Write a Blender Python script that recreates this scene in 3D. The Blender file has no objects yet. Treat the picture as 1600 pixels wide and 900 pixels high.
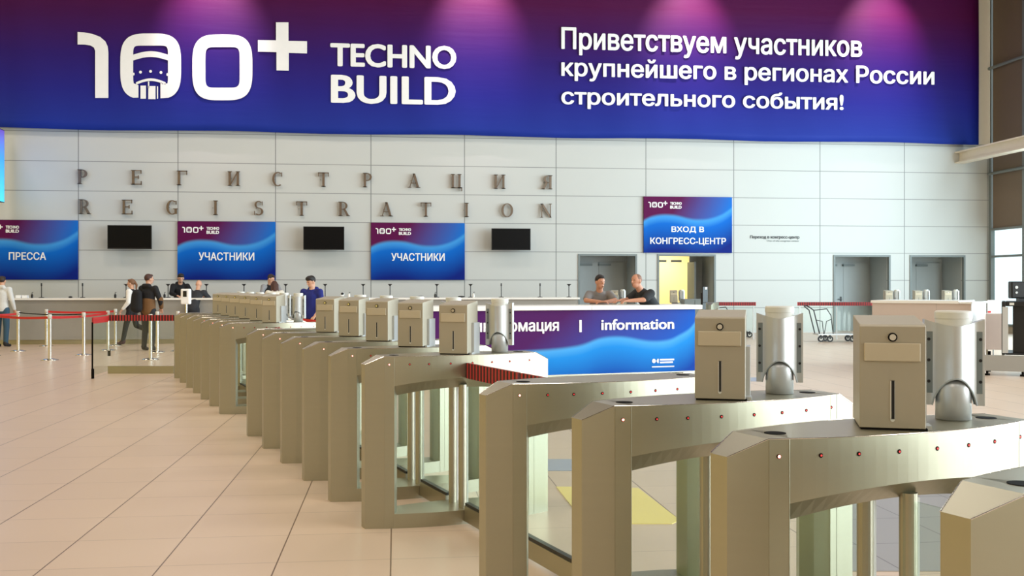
import bpy, bmesh, math, random
from mathutils import Vector, Matrix
random.seed(4)
PI = math.pi
SC = bpy.context.scene
COL = SC.collection

# ------------------------------------------------------------------ camera, light, exposure
F = 1590.0; HY = 448.0; CH = 1.5
TH = math.radians(6.53)
cs, sn = math.cos(TH), math.sin(TH)
cam_d = bpy.data.cameras.new('camera'); cam = bpy.data.objects.new('camera', cam_d); COL.objects.link(cam)
cam.location = (0, 0, CH); cam.rotation_euler = (PI/2, 0, -TH)
cam_d.sensor_width = 36; cam_d.lens = 36*F/1600; cam_d.shift_y = -2/1600
cam_d.clip_start = .05; cam_d.clip_end = 200
SC.camera = cam
SC.view_settings.view_transform = 'Standard'; SC.view_settings.look = 'None'
SC.view_settings.gamma = 1; SC.view_settings.use_curve_mapping = False
SC.view_settings.exposure = 0.0

w = bpy.data.worlds.new('sky'); SC.world = w; w.use_nodes = True
bg = w.node_tree.nodes['Background']; bg.inputs[0].default_value = (.80, .93, 1, 1); bg.inputs[1].default_value = 1.5

def area(name, loc, size, power, col, rot):
    l = bpy.data.lights.new(name, 'AREA'); l.shape = 'RECTANGLE'; l.size, l.size_y = size
    l.energy = power; l.color = col
    o = bpy.data.objects.new(name, l); COL.objects.link(o); o.location = loc; o.rotation_euler = rot
    return o
# daylight through the window band of the right wall
area('window_daylight', (19.45, 1, 4.2), (7.5, 27), 6300, (.80, .93, 1), (0, PI/2, 0))
area('window_daylight', (19.45, 21.5, 4.6), (8, 13), 2900, (.70, .91, 1), (0, PI/2, 0))
# hall lamps in rows under the ceiling
for i, lx in enumerate((-13, -5, 3, 11)):
    for j, ly in enumerate((-6, 4, 14, 24)):
        area('ceiling_lamp', (lx, ly, 11.8), (2.5, 2.5), 310 if lx < 0 else 215, (1, .87, .74) if lx < 0 else (1, .92, .84), (0, 0, 0))

def cam2w(xc, d): return (xc*cs + d*sn, -xc*sn + d*cs)
def at(px, d): return cam2w((px-800)/F*d, d)          # ground position at image column px, depth d
def plane_d(px, Y): return Y/(cs - (px-800)/F*sn)
def PX(px, Y): return at(px, plane_d(px, Y))[0]
def PZ(px, py, Y): return CH + (HY-py)*plane_d(px, Y)/F
def zat(py, d): return CH + (HY-py)*d/F

# ------------------------------------------------------------------ materials
def mat(name, col, rough=.5, metal=0, emit=None, es=0, spec=.5, noise=0, nscale=8, bump=0, aniso=None):
    m = bpy.data.materials.new(name); m.use_nodes = True; nt = m.node_tree; b = nt.nodes['Principled BSDF']
    b.inputs['Base Color'].default_value = (*col, 1); b.inputs['Roughness'].default_value = rough
    b.inputs['Metallic'].default_value = metal; b.inputs['Specular IOR Level'].default_value = spec
    if emit: b.inputs['Emission Color'].default_value = (*emit, 1); b.inputs['Emission Strength'].default_value = es
    tc = nt.nodes.new('ShaderNodeTexCoord'); n = nt.nodes.new('ShaderNodeTexNoise'); n.inputs['Scale'].default_value = nscale
    n.inputs['Detail'].default_value = 5
    if aniso:
        mp = nt.nodes.new('ShaderNodeMapping'); mp.inputs['Scale'].default_value = aniso
        nt.links.new(tc.outputs['Object'], mp.inputs[0]); nt.links.new(mp.outputs[0], n.inputs['Vector'])
    else: nt.links.new(tc.outputs['Object'], n.inputs['Vector'])
    mr = nt.nodes.new('ShaderNodeMapRange'); k = noise or .03
    mr.inputs['To Min'].default_value = 1-k; mr.inputs['To Max'].default_value = 1+k
    nt.links.new(n.outputs['Fac'], mr.inputs['Value'])
    mx = nt.nodes.new('ShaderNodeVectorMath'); mx.operation = 'SCALE'; mx.inputs[0].default_value = col
    nt.links.new(mr.outputs[0], mx.inputs['Scale']); nt.links.new(mx.outputs[0], b.inputs['Base Color'])
    if bump:
        bp = nt.nodes.new('ShaderNodeBump'); bp.inputs['Strength'].default_value = bump; bp.inputs['Distance'].default_value = .01
        nt.links.new(n.outputs['Fac'], bp.inputs['Height']); nt.links.new(bp.outputs[0], b.inputs['Normal'])
    return m
def srgb(r, g, b): return tuple(((c/255)/12.92 if c/255 <= .04045 else ((c/255+.055)/1.055)**2.4) for c in (r, g, b))

M = {}
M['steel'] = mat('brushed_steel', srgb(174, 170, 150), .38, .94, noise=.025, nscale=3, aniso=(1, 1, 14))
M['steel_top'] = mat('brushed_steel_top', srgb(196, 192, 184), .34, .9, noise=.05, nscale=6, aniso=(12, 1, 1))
M['chrome'] = mat('polished_steel', srgb(225, 222, 215), .16, 1)
M['dark'] = mat('dark_seam', srgb(24, 22, 20), .8, spec=.05)
M['black'] = mat('black_plastic', srgb(16, 16, 18), .4)
M['taupe'] = mat('grey_powder_coat', srgb(170, 162, 144), .5, .25, noise=.02)
M['plate'] = mat('beige_plate', srgb(192, 181, 158), .4, .1)
M['silver'] = mat('silver_paint', srgb(200, 202, 202), .33, .45)
M['cap'] = mat('pale_plastic', srgb(215, 215, 208), .45)
M['white'] = mat('white_print', srgb(250, 250, 250), .55)
M['whitepl'] = mat('white_laminate', srgb(238, 236, 230), .35)
M['counter'] = mat('grey_laminate', srgb(158, 155, 148), .5)
M['beige'] = mat('beige_laminate', srgb(200, 184, 174), .5)
M['red'] = mat('red_belt', srgb(200, 40, 40), .6)
M['doorgrey'] = mat('grey_door_paint', srgb(172, 178, 178), .5)
M['frame'] = mat('grey_frame', srgb(120, 128, 128), .5)
M['cream'] = mat('cream_wall', srgb(245, 235, 190), .7)
M['letter'] = mat('letter_steel', srgb(128, 114, 102), .33, .95, noise=.1, nscale=2)
M['screen'] = mat('black_screen', srgb(6, 6, 8), .35, spec=.15)
M['led_hot'] = mat('led_lit', (1, .1, .08), .4, emit=(1, .22, .16), es=9)
M['led'] = mat('led_dim', (.5, .03, .03), .4, emit=(1, .05, .04), es=.7)
M['blind'] = mat('brown_blind', srgb(120, 104, 88), .8)
M['beam'] = mat('cream_steel_paint', srgb(236, 226, 208), .5)
M['yellow'] = mat('yellow_floor_film', srgb(240, 218, 130), .4)
M['bluefilm'] = mat('blue_grey_floor_film', srgb(160, 168, 185), .4)
M['ceil'] = mat('ceiling_paint', srgb(62, 54, 48), .8)
M['yellow_reflect'] = mat('yellow_reflection_wall', srgb(214, 196, 110), .8)  # yellow put in for the reflections on the turnstile tips
M['sidewall'] = mat('side_wall_paint', srgb(190, 180, 160), .8)
M['skin'] = mat('skin', srgb(214, 164, 136), .5)
M['skin2'] = mat('skin_tan', srgb(196, 140, 112), .5)

def glass(name, tint, fac):
    m = bpy.data.materials.new(name); m.use_nodes = True; nt = m.node_tree; nt.nodes.clear()
    o = nt.nodes.new('ShaderNodeOutputMaterial'); t = nt.nodes.new('ShaderNodeBsdfTransparent'); g = nt.nodes.new('ShaderNodeBsdfGlossy')
    t.inputs[0].default_value = (*tint, 1); g.inputs['Roughness'].default_value = .03; g.inputs[0].default_value = (.9, 1, .95, 1)
    mx = nt.nodes.new('ShaderNodeMixShader'); lw = nt.nodes.new('ShaderNodeLayerWeight'); lw.inputs[0].default_value = .5
    pw = nt.nodes.new('ShaderNodeMath'); pw.operation = 'POWER'; pw.inputs[1].default_value = 5; nt.links.new(lw.outputs['Facing'], pw.inputs[0])
    ma = nt.nodes.new('ShaderNodeMath'); ma.operation = 'MULTIPLY_ADD'; ma.inputs[1].default_value = .6; ma.inputs[2].default_value = fac; nt.links.new(pw.outputs[0], ma.inputs[0])
    nt.links.new(ma.outputs[0], mx.inputs[0]); nt.links.new(t.outputs[0], mx.inputs[1]); nt.links.new(g.outputs[0], mx.inputs[2])
    nt.links.new(mx.outputs[0], o.inputs[0]); return m
M['glass'] = glass('clear_glass', (.96, .985, .97), .03)
M['glass2'] = glass('green_glass', (.90, .95, .92), .04)

def stripes(name, c1, c2, per, axis, duty=.5):
    m = mat(name, c1, .6); nt = m.node_tree; b = nt.nodes['Principled BSDF']
    tc = nt.nodes.new('ShaderNodeTexCoord'); sx = nt.nodes.new('ShaderNodeSeparateXYZ'); nt.links.new(tc.outputs['Object'], sx.inputs[0])
    a = nt.nodes.new('ShaderNodeMath'); a.operation = 'MULTIPLY'; a.inputs[1].default_value = 1/per; nt.links.new(sx.outputs[axis], a.inputs[0])
    f = nt.nodes.new('ShaderNodeMath'); f.operation = 'FRACT'; nt.links.new(a.outputs[0], f.inputs[0])
    g = nt.nodes.new('ShaderNodeMath'); g.operation = 'GREATER_THAN'; g.inputs[1].default_value = duty; nt.links.new(f.outputs[0], g.inputs[0])
    mx = nt.nodes.new('ShaderNodeMix'); mx.data_type = 'RGBA'; mx.inputs[6].default_value = (*c1, 1); mx.inputs[7].default_value = (*c2, 1)
    nt.links.new(g.outputs[0], mx.inputs[0]); nt.links.new(mx.outputs[2], b.inputs['Base Color']); return m
M['hazard'] = stripes('red_black_stripe', srgb(176, 44, 44), srgb(46, 16, 18), .05, 0)

def line_mask(nt, src, period, offset, width):
    a = nt.nodes.new('ShaderNodeMath'); a.operation = 'SUBTRACT'; a.inputs[1].default_value = offset - width/2; nt.links.new(src, a.inputs[0])
    b = nt.nodes.new('ShaderNodeMath'); b.operation = 'DIVIDE'; b.inputs[1].default_value = period; nt.links.new(a.outputs[0], b.inputs[0])
    f = nt.nodes.new('ShaderNodeMath'); f.operation = 'FRACT'; nt.links.new(b.outputs[0], f.inputs[0])
    l = nt.nodes.new('ShaderNodeMath'); l.operation = 'LESS_THAN'; l.inputs[1].default_value = width/period; nt.links.new(f.outputs[0], l.inputs[0])
    fl = nt.nodes.new('ShaderNodeMath'); fl.operation = 'FLOOR'; nt.links.new(b.outputs[0], fl.inputs[0])
    return l.outputs[0], fl.outputs[0]
def grid_mat(name, base, line, ax1, ax2, p1, o1, w1, p2, o2, w2, rough, var, k2=1.0):
    m = mat(name, base, rough); nt = m.node_tree; b = nt.nodes['Principled BSDF']
    tc = nt.nodes.new('ShaderNodeTexCoord'); sx = nt.nodes.new('ShaderNodeSeparateXYZ'); nt.links.new(tc.outputs['Object'], sx.inputs[0])
    l1, f1 = line_mask(nt, sx.outputs[ax1], p1, o1, w1); l2, f2 = line_mask(nt, sx.outputs[ax2], p2, o2, w2)
    k = nt.nodes.new('ShaderNodeMath'); k.operation = 'MULTIPLY'; k.inputs[1].default_value = k2; nt.links.new(l2, k.inputs[0])
    mxm = nt.nodes.new('ShaderNodeMath'); mxm.operation = 'MAXIMUM'; nt.links.new(l1, mxm.inputs[0]); nt.links.new(k.outputs[0], mxm.inputs[1])
    cv = nt.nodes.new('ShaderNodeCombineXYZ'); nt.links.new(f1, cv.inputs[0]); nt.links.new(f2, cv.inputs[1])
    wn = nt.nodes.new('ShaderNodeTexWhiteNoise'); wn.noise_dimensions = '3D'; nt.links.new(cv.outputs[0], wn.inputs[0])
    nz = nt.nodes.new('ShaderNodeTexNoise'); nz.inputs['Scale'].default_value = 1.3; nz.inputs['Detail'].default_value = 6; nt.links.new(tc.outputs['Object'], nz.inputs[0])
    ad = nt.nodes.new('ShaderNodeMath'); ad.operation = 'ADD'; nt.links.new(wn.outputs[0], ad.inputs[0]); nt.links.new(nz.outputs[0], ad.inputs[1])
    mr = nt.nodes.new('ShaderNodeMapRange'); mr.inputs['From Max'].default_value = 2; mr.inputs['To Min'].default_value = 1-var; mr.inputs['To Max'].default_value = 1+var
    nt.links.new(ad.outputs[0], mr.inputs['Value'])
    sc = nt.nodes.new('ShaderNodeVectorMath'); sc.operation = 'SCALE'; sc.inputs[0].default_value = base; nt.links.new(mr.outputs[0], sc.inputs['Scale'])
    mx = nt.nodes.new('ShaderNodeMix'); mx.data_type = 'RGBA'; mx.inputs[7].default_value = (*line, 1)
    nt.links.new(mxm.outputs[0], mx.inputs[0]); nt.links.new(sc.outputs[0], mx.inputs[6]); nt.links.new(mx.outputs[2], b.inputs['Base Color'])
    return m
M['floor'] = grid_mat('floor_tile', srgb(213, 189, 166), srgb(120, 98, 80), 0, 1, .6138, -.026, .008, .6138, 5.644, .006, .33, .045, .55)
M['wallpanel'] = grid_mat('wall_panel', srgb(199, 201, 198), srgb(128, 130, 130), 0, 2, 2.917, -9.51, .026, .894, 1.71, .022, .5, .015, .85)
M['greygrid'] = grid_mat('grey_floor_grid', srgb(150, 148, 146), srgb(95, 93, 92), 0, 1, .6138, .2, .008, .6138, 5.644, .008, .35, .03)

def wave_mat(name, pts, below, above_l, above_r, glow):
    m = mat(name, (.1, .1, .5), .6, spec=.15); nt = m.node_tree; b = nt.nodes['Principled BSDF']
    tc = nt.nodes.new('ShaderNodeTexCoord'); sx = nt.nodes.new('ShaderNodeSeparateXYZ'); nt.links.new(tc.outputs['Generated'], sx.inputs[0])
    fc = nt.nodes.new('ShaderNodeFloatCurve'); cu = fc.mapping.curves[0]
    cu.points[0].location = pts[0]; cu.points[1].location = pts[-1]
    for p in pts[1:-1]: cu.points.new(*p)
    fc.mapping.update(); nt.links.new(sx.outputs[0], fc.inputs['Value'])
    t = nt.nodes.new('ShaderNodeMath'); t.operation = 'SUBTRACT'; nt.links.new(sx.outputs[2], t.inputs[0]); nt.links.new(fc.outputs[0], t.inputs[1])
    neg = nt.nodes.new('ShaderNodeMath'); neg.operation = 'MULTIPLY'; neg.inputs[1].default_value = -1; nt.links.new(t.outputs[0], neg.inputs[0])
    r = nt.nodes.new('ShaderNodeValToRGB'); cr = r.color_ramp; cr.elements[0].color = (*glow, 1); cr.elements[1].position = .62; cr.elements[1].color = (*below[1], 1)
    e = cr.elements.new(.14); e.color = (*below[0], 1)
    nt.links.new(neg.outputs[0], r.inputs[0])
    r2 = nt.nodes.new('ShaderNodeValToRGB'); cr = r2.color_ramp; cr.elements[0].position = .3; cr.elements[0].color = (*above_l, 1); cr.elements[1].position = .95; cr.elements[1].color = (*above_r, 1)
    dx = nt.nodes.new('ShaderNodeMath'); dx.operation = 'MULTIPLY_ADD'; dx.inputs[1].default_value = -.35; nt.links.new(t.outputs[0], dx.inputs[0]); nt.links.new(sx.outputs[0], dx.inputs[2])
    nt.links.new(dx.outputs[0], r2.inputs[0])
    mr = nt.nodes.new('ShaderNodeMapRange'); mr.interpolation_type = 'SMOOTHSTEP'; mr.inputs['From Min'].default_value = -.03; mr.inputs['From Max'].default_value = .05
    nt.links.new(t.outputs[0], mr.inputs['Value'])
    mx = nt.nodes.new('ShaderNodeMix'); mx.data_type = 'RGBA'; nt.links.new(mr.outputs[0], mx.inputs[0]); nt.links.new(r.outputs[0], mx.inputs[6]); nt.links.new(r2.outputs[0], mx.inputs[7])
    nt.links.new(mx.outputs[2], b.inputs['Base Color']); return m
M['wave'] = wave_mat('sign_wave_print', [(0, .56), (.12, .64), (.3, .66), (.6, .58), (.8, .62), (1, .80)],
                     (srgb(0, 104, 205), srgb(2, 30, 125)), srgb(92, 12, 72), srgb(20, 110, 205), srgb(70, 160, 230))
M['wave2'] = wave_mat('desk_wave_print', [(0, .35), (.3, .36), (.52, .42), (.66, .56), (.86, .48), (.94, .58), (1, .78)],
                      (srgb(25, 140, 225), srgb(8, 66, 165)), srgb(78, 22, 92), srgb(14, 90, 195), srgb(80, 170, 235))

def banner_mat():
    m = mat('banner_print', (.1, .1, .5), .6, spec=.2); nt = m.node_tree; b = nt.nodes['Principled BSDF']
    tc = nt.nodes.new('ShaderNodeTexCoord'); sx = nt.nodes.new('ShaderNodeSeparateXYZ'); nt.links.new(tc.outputs['Object'], sx.inputs[0])
    mr = nt.nodes.new('ShaderNodeMapRange'); mr.inputs['From Min'].default_value = 6.2; mr.inputs['From Max'].default_value = 10.4; nt.links.new(sx.outputs[2], mr.inputs['Value'])
    r = nt.nodes.new('ShaderNodeValToRGB'); cr = r.color_ramp
    cr.elements[0].color = (*srgb(24, 50, 148), 1); cr.elements[1].color = (*srgb(80, 6, 66), 1)
    for p, c in ((.3, (30, 30, 132)), (.55, (42, 16, 110)), (.8, (64, 8, 84))): e = cr.elements.new(p); e.color = (*srgb(*c), 1)
    nt.links.new(mr.outputs[0], r.inputs[0]); nt.links.new(r.outputs[0], b.inputs['Base Color'])
    mp = nt.nodes.new('ShaderNodeMapping'); mp.inputs['Scale'].default_value = (.35, 1, 3.5); nt.links.new(tc.outputs['Object'], mp.inputs[0])
    n = nt.nodes.new('ShaderNodeTexNoise'); n.inputs['Scale'].default_value = 1.2; n.inputs['Detail'].default_value = 4; nt.links.new(mp.outputs[0], n.inputs[0])
    mp2 = nt.nodes.new('ShaderNodeMapping'); mp2.inputs['Scale'].default_value = (1.1, 1, .08); nt.links.new(tc.outputs['Object'], mp2.inputs[0])
    n2 = nt.nodes.new('ShaderNodeTexNoise'); n2.inputs['Scale'].default_value = .9; nt.links.new(mp2.outputs[0], n2.inputs[0])
    a = nt.nodes.new('ShaderNodeMath'); a.operation = 'ADD'; nt.links.new(n.outputs[0], a.inputs[0]); nt.links.new(n2.outputs[0], a.inputs[1])
    bp = nt.nodes.new('ShaderNodeBump'); bp.inputs['Strength'].default_value = .14; bp.inputs['Distance'].default_value = .08
    nt.links.new(a.outputs[0], bp.inputs['Height']); nt.links.new(bp.outputs[0], b.inputs['Normal']); return m
M['banner'] = banner_mat()
def led_screen_mat():
    m = mat('led_screen_picture', (0, 0, 0), .3); nt = m.node_tree; b = nt.nodes['Principled BSDF']
    tc = nt.nodes.new('ShaderNodeTexCoord'); sx = nt.nodes.new('ShaderNodeSeparateXYZ'); nt.links.new(tc.outputs['Generated'], sx.inputs[0])
    r = nt.nodes.new('ShaderNodeValToRGB'); cr = r.color_ramp; cr.elements[0].color = (*srgb(60, 200, 250), 1); cr.elements[1].color = (*srgb(90, 60, 170), 1)
    e = cr.elements.new(.6); e.color = (*srgb(40, 140, 235), 1); nt.links.new(sx.outputs[2], r.inputs[0])
    nt.links.new(r.outputs[0], b.inputs['Emission Color']); b.inputs['Emission Strength'].default_value = 1.6; return m
M['ledscreen'] = led_screen_mat()

# ------------------------------------------------------------------ object helpers
def tag(o, label=None, cat=None, group=None, kind=None):
    if label: o['label'] = label
    if cat: o['category'] = cat
    if group: o['group'] = group
    if kind: o['kind'] = kind
    return o
def link_mesh(name, me, mats, parent=None, smooth=False, world=False):
    if not isinstance(mats, (list, tuple)): mats = [mats]
    me.materials.clear()
    for m in mats: me.materials.append(M[m] if isinstance(m, str) else m)
    if smooth:
        for p in me.polygons: p.use_smooth = True
    o = bpy.data.objects.new(name, me); COL.objects.link(o)
    if parent:
        o.parent = parent
        if world: o.location = -parent.location
    return o
def obj(name, bm, mats, parent=None, smooth=False, world=False, bevel=0):
    bmesh.ops.recalc_face_normals(bm, faces=bm.faces)
    me = bpy.data.meshes.new(name); bm.to_mesh(me); bm.free()
    o = link_mesh(name, me, mats, parent, smooth, world)
    if bevel:
        b = o.modifiers.new('bevel', 'BEVEL'); b.width = bevel; b.segments = 2; b.limit_method = 'ANGLE'
    return o
def thing(name, label, cat, loc=(0, 0, 0), rz=0, group=None):
    o = bpy.data.objects.new(name, None); COL.objects.link(o); o.location = loc; o.rotation_euler = (0, 0, rz)
    o.empty_display_size = .1
    return tag(o, label, cat, group)
def copy_tree(o, loc, rz=None, label=None, group=None):
    r = o.copy(); COL.objects.link(r); r.location = loc
    if rz is not None: r.rotation_euler = (0, 0, rz)
    if label: r['label'] = label
    if group: r['group'] = group
    for ch in list(o.children):
        c = ch.copy(); COL.objects.link(c); c.parent = r
        for g in ch.children:
            d = g.copy(); COL.objects.link(d); d.parent = c
    return r
def B(): return bmesh.new()
def box(bm, x0, x1, y0, y1, z0, z1, mi=0):
    v = [bm.verts.new((x, y, z)) for z in (z0, z1) for x, y in ((x0, y0), (x1, y0), (x1, y1), (x0, y1))]
    for f in ((0, 3, 2, 1), (4, 5, 6, 7), (0, 1, 5, 4), (1, 2, 6, 5), (2, 3, 7, 6), (3, 0, 4, 7)):
        bm.faces.new([v[i] for i in f]).material_index = mi
    return bm
def prism(bm, pts, z0, z1, mi=0):
    """pts: 2D polygon (x,y); z0/z1 number or function of point"""
    g = lambda z, p: z(p) if callable(z) else z
    lo = [bm.verts.new((p[0], p[1], g(z0, p))) for p in pts]; hi = [bm.verts.new((p[0], p[1], g(z1, p))) for p in pts]
    n = len(pts); bm.faces.new(list(reversed(lo))).material_index = mi; bm.faces.new(hi).material_index = mi
    for i in range(n): bm.faces.new((lo[i], lo[(i+1) % n], hi[(i+1) % n], hi[i])).material_index = mi
    return bm
def tube(bm, p0, p1, r0, r1=None, n=16, mi=0, cap=True):
    r1 = r0 if r1 is None else r1; p0 = Vector(p0); p1 = Vector(p1); ax = (p1-p0).normalized()
    s = ax.orthogonal().normalized(); t = ax.cross(s)
    a = [bm.verts.new(p0 + r0*(s*math.cos(2*PI*i/n)+t*math.sin(2*PI*i/n))) for i in range(n)]
    b = [bm.verts.new(p1 + r1*(s*math.cos(2*PI*i/n)+t*math.sin(2*PI*i/n))) for i in range(n)]
    for i in range(n): bm.faces.new((a[i], a[(i+1) % n], b[(i+1) % n], b[i])).material_index = mi
    if cap: bm.faces.new(list(reversed(a))).material_index = mi; bm.faces.new(b).material_index = mi
    return bm
def path(bm, pts, r, n=8):
    for a, b in zip(pts, pts[1:]):
        tube(bm, a, b, r, n=n)
    for p in pts[1:-1]: ball(bm, p, (r, r, r), 8, 6)
    return bm
def ball(bm, c, r, u=16, v=10, rot=None):
    mt = Matrix.Translation(Vector(c)) @ (rot.to_4x4() if rot else Matrix()) @ Matrix.Diagonal((*r, 1))
    bmesh.ops.create_uvsphere(bm, u_segments=u, v_segments=v, radius=1, matrix=mt); return bm
def lathe(bm, prof, n=24, c=(0, 0)):
    rings = [[bm.verts.new((c[0]+r*math.cos(2*PI*i/n), c[1]+r*math.sin(2*PI*i/n), z)) for i in range(n)] for r, z in prof]
    for a, b in zip(rings, rings[1:]):
        for i in range(n): bm.faces.new((a[i], a[(i+1) % n], b[(i+1) % n], b[i]))
    bm.faces.new(list(reversed(rings[0]))); bm.faces.new(rings[-1]); return bm
def curve_to_mesh(cu, name):
    o = bpy.data.objects.new(name, cu); COL.objects.link(o); dg = bpy.context.evaluated_depsgraph_get(); dg.update()
    me = bpy.data.meshes.new_from_object(o.evaluated_get(dg)); COL.objects.unlink(o); bpy.data.objects.remove(o)
    return me
def shape(name, loops, thick, Y, m, parent=None, world=True):
    """flat filled loops in (x,z), standing upright at Y facing -Y"""
    cu = bpy.data.curves.new(name, 'CURVE'); cu.dimensions = '2D'; cu.fill_mode = 'BOTH'; cu.extrude = thick/2
    for lp in loops:
        s = cu.splines.new('POLY'); s.points.add(len(lp)-1); s.use_cyclic_u = True
        for i, p in enumerate(lp): s.points[i].co = (p[0], p[1], 0, 1)
    me = curve_to_mesh(cu, name)
    for v in me.vertices: x, y, z = v.co; v.co = (x, Y - z, y)
    return link_mesh(name, me, m, parent, world=world)
def glyph_mesh(cu, name):
    """fill every outline of the lettering on its own (some letters are drawn as overlapping outlines)"""
    ex = cu.extrude; cu.extrude = 0
    o = bpy.data.objects.new(name, cu); COL.objects.link(o); dg = bpy.context.evaluated_depsgraph_get(); dg.update()
    c2 = o.evaluated_get(dg).to_curve(dg); loops = []
    for sp in c2.splines:
        bp = sp.bezier_points; lp = []
        if sp.type == 'BEZIER':
            for a, b in zip(bp, list(bp[1:])+[bp[0]]):
                p0, p1, p2, p3 = a.co, a.handle_right, b.handle_left, b.co
                st = 1 if (p1-p0).cross(p3-p0).length < 1e-5 and (p2-p3).cross(p0-p3).length < 1e-5 else 4
                for k in range(st):
                    t = k/st; lp.append(tuple(((1-t)**3*p0+3*(1-t)**2*t*p1+3*(1-t)*t*t*p2+t**3*p3)[:2]))
        else: lp = [tuple(p.co[:2]) for p in sp.points]
        lp = [p for i, p in enumerate(lp) if abs(p[0]-lp[i-1][0])+abs(p[1]-lp[i-1][1]) > 1e-5]
        if len(lp) > 2: loops.append(lp)
    o.to_curve_clear(); COL.objects.unlink(o); bpy.data.objects.remove(o)
    from mathutils.geometry import delaunay_2d_cdt
    pts = []; eds = []
    for lp in loops:
        k = len(pts); n = len(lp); pts += [Vector(p) for p in lp]; eds += [(k+i, k+(i+1) % n) for i in range(n)]
    vv, _, ff, _, _, _ = delaunay_2d_cdt(pts, eds, [], 0, 1e-5)
    def wind(p):
        w_ = 0
        for lp in loops:
            for (x0, y0), (x1, y1) in zip(lp, lp[1:]+lp[:1]):
                if (y0 > p[1]) != (y1 > p[1]) and p[0] < (x1-x0)*(p[1]-y0)/(y1-y0)+x0: w_ += 1 if y1 > y0 else -1
        return w_
    keep = []
    for f in ff:
        c = sum((vv[i] for i in f), Vector((0, 0)))/len(f)
        if wind(c) != 0:
            a, b, c3 = [vv[i] for i in f[:3]]
            keep.append(f if (b-a).cross(c3-a) > 0 else list(reversed(f)))
    bm = B(); up = {}; lo = {}; ec = {}
    for f in keep:
        for i in f:
            if i not in up: up[i] = bm.verts.new((*vv[i], ex)); lo[i] = bm.verts.new((*vv[i], -ex))
        bm.faces.new([up[i] for i in f]); bm.faces.new([lo[i] for i in reversed(f)])
        for a, b in zip(f, list(f[1:])+[f[0]]): ec[(a, b)] = 1
    for a, b in ec:
        if (b, a) not in ec: bm.faces.new((up[b], up[a], lo[a], lo[b]))
    me = bpy.data.meshes.new(name); bm.to_mesh(me); bm.free(); return me
def text(name, s, x0, x1, z0, z1, Y, m, parent=None, bold=.02, thick=.01, world=True, shear=0):
    cu = bpy.data.curves.new(name, 'FONT'); cu.body = s; cu.size = 1; cu.extrude = thick/2; cu.resolution_u = 4; cu.shear = shear
    me = glyph_mesh(cu, name)
    if bold:
        bb_ = B(); src = me
        for q_, (dx, dy) in enumerate(((-1, 0), (1, 0), (0, -.6), (0, .6), (-.7, -.45), (.7, .45), (-.7, .45), (.7, -.45))):
            k0 = len(bb_.verts); bb_.from_mesh(src); bb_.verts.ensure_lookup_table()
            for v in bb_.verts[k0:]: v.co.x += dx*bold*.8; v.co.y += dy*bold*.8; v.co.z += .0005*q_
        me = bpy.data.meshes.new(name); bb_.to_mesh(me); bb_.free()
    xs = [v.co.x for v in me.vertices]; ys = [v.co.y for v in me.vertices]
    a, b, c, d = min(xs), max(xs), min(ys), max(ys)
    for v in me.vertices:
        x, y, z = v.co; v.co = (x0+(x-a)/(b-a)*(x1-x0), Y - z, z0+(y-c)/(d-c)*(z1-z0))
    return link_mesh(name, me, m, parent, world=world)

# ------------------------------------------------------------------ the room
YW = 32.0; XR = 19.72; XL = -18.0; YF = -13.0; ZC = 12.2
def struct(name, bm, m, **k): return tag(obj(name, bm, m, **k), kind='structure')
struct('floor', box(B(), XL-.3, XR+.3, YF-.3, YW+5, -.2, 0), 'floor')
struct('ceiling', box(B(), XL-.3, XR+.3, YF-.3, YW+5, ZC, ZC+.2), 'ceil')
struct('wall_left', box(B(), XL-.3, XL, YF, YW, 0, ZC), 'yellow_reflect')  # out of view, coloured yellow to tint the turnstile tip reflections
struct('wall_front', box(B(), XL, XR, YF-.3, YF, 0, ZC), 'sidewall')
doors = [(5.78, 7.70), (8.37, 10.30), (14.28, 16.25), (16.92, 18.87)]; DH = 2.545
bm = B(); xs = [XL]
for a, b in doors: xs += [a, b]
xs.append(XR)
for i in range(0, len(xs), 2): box(bm, xs[i], xs[i+1], YW, YW+.25, 0, ZC)
for a, b in doors: box(bm, a, b, YW, YW+.25, DH, ZC)
struct('wall_back', bm, 'wallpanel')
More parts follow.
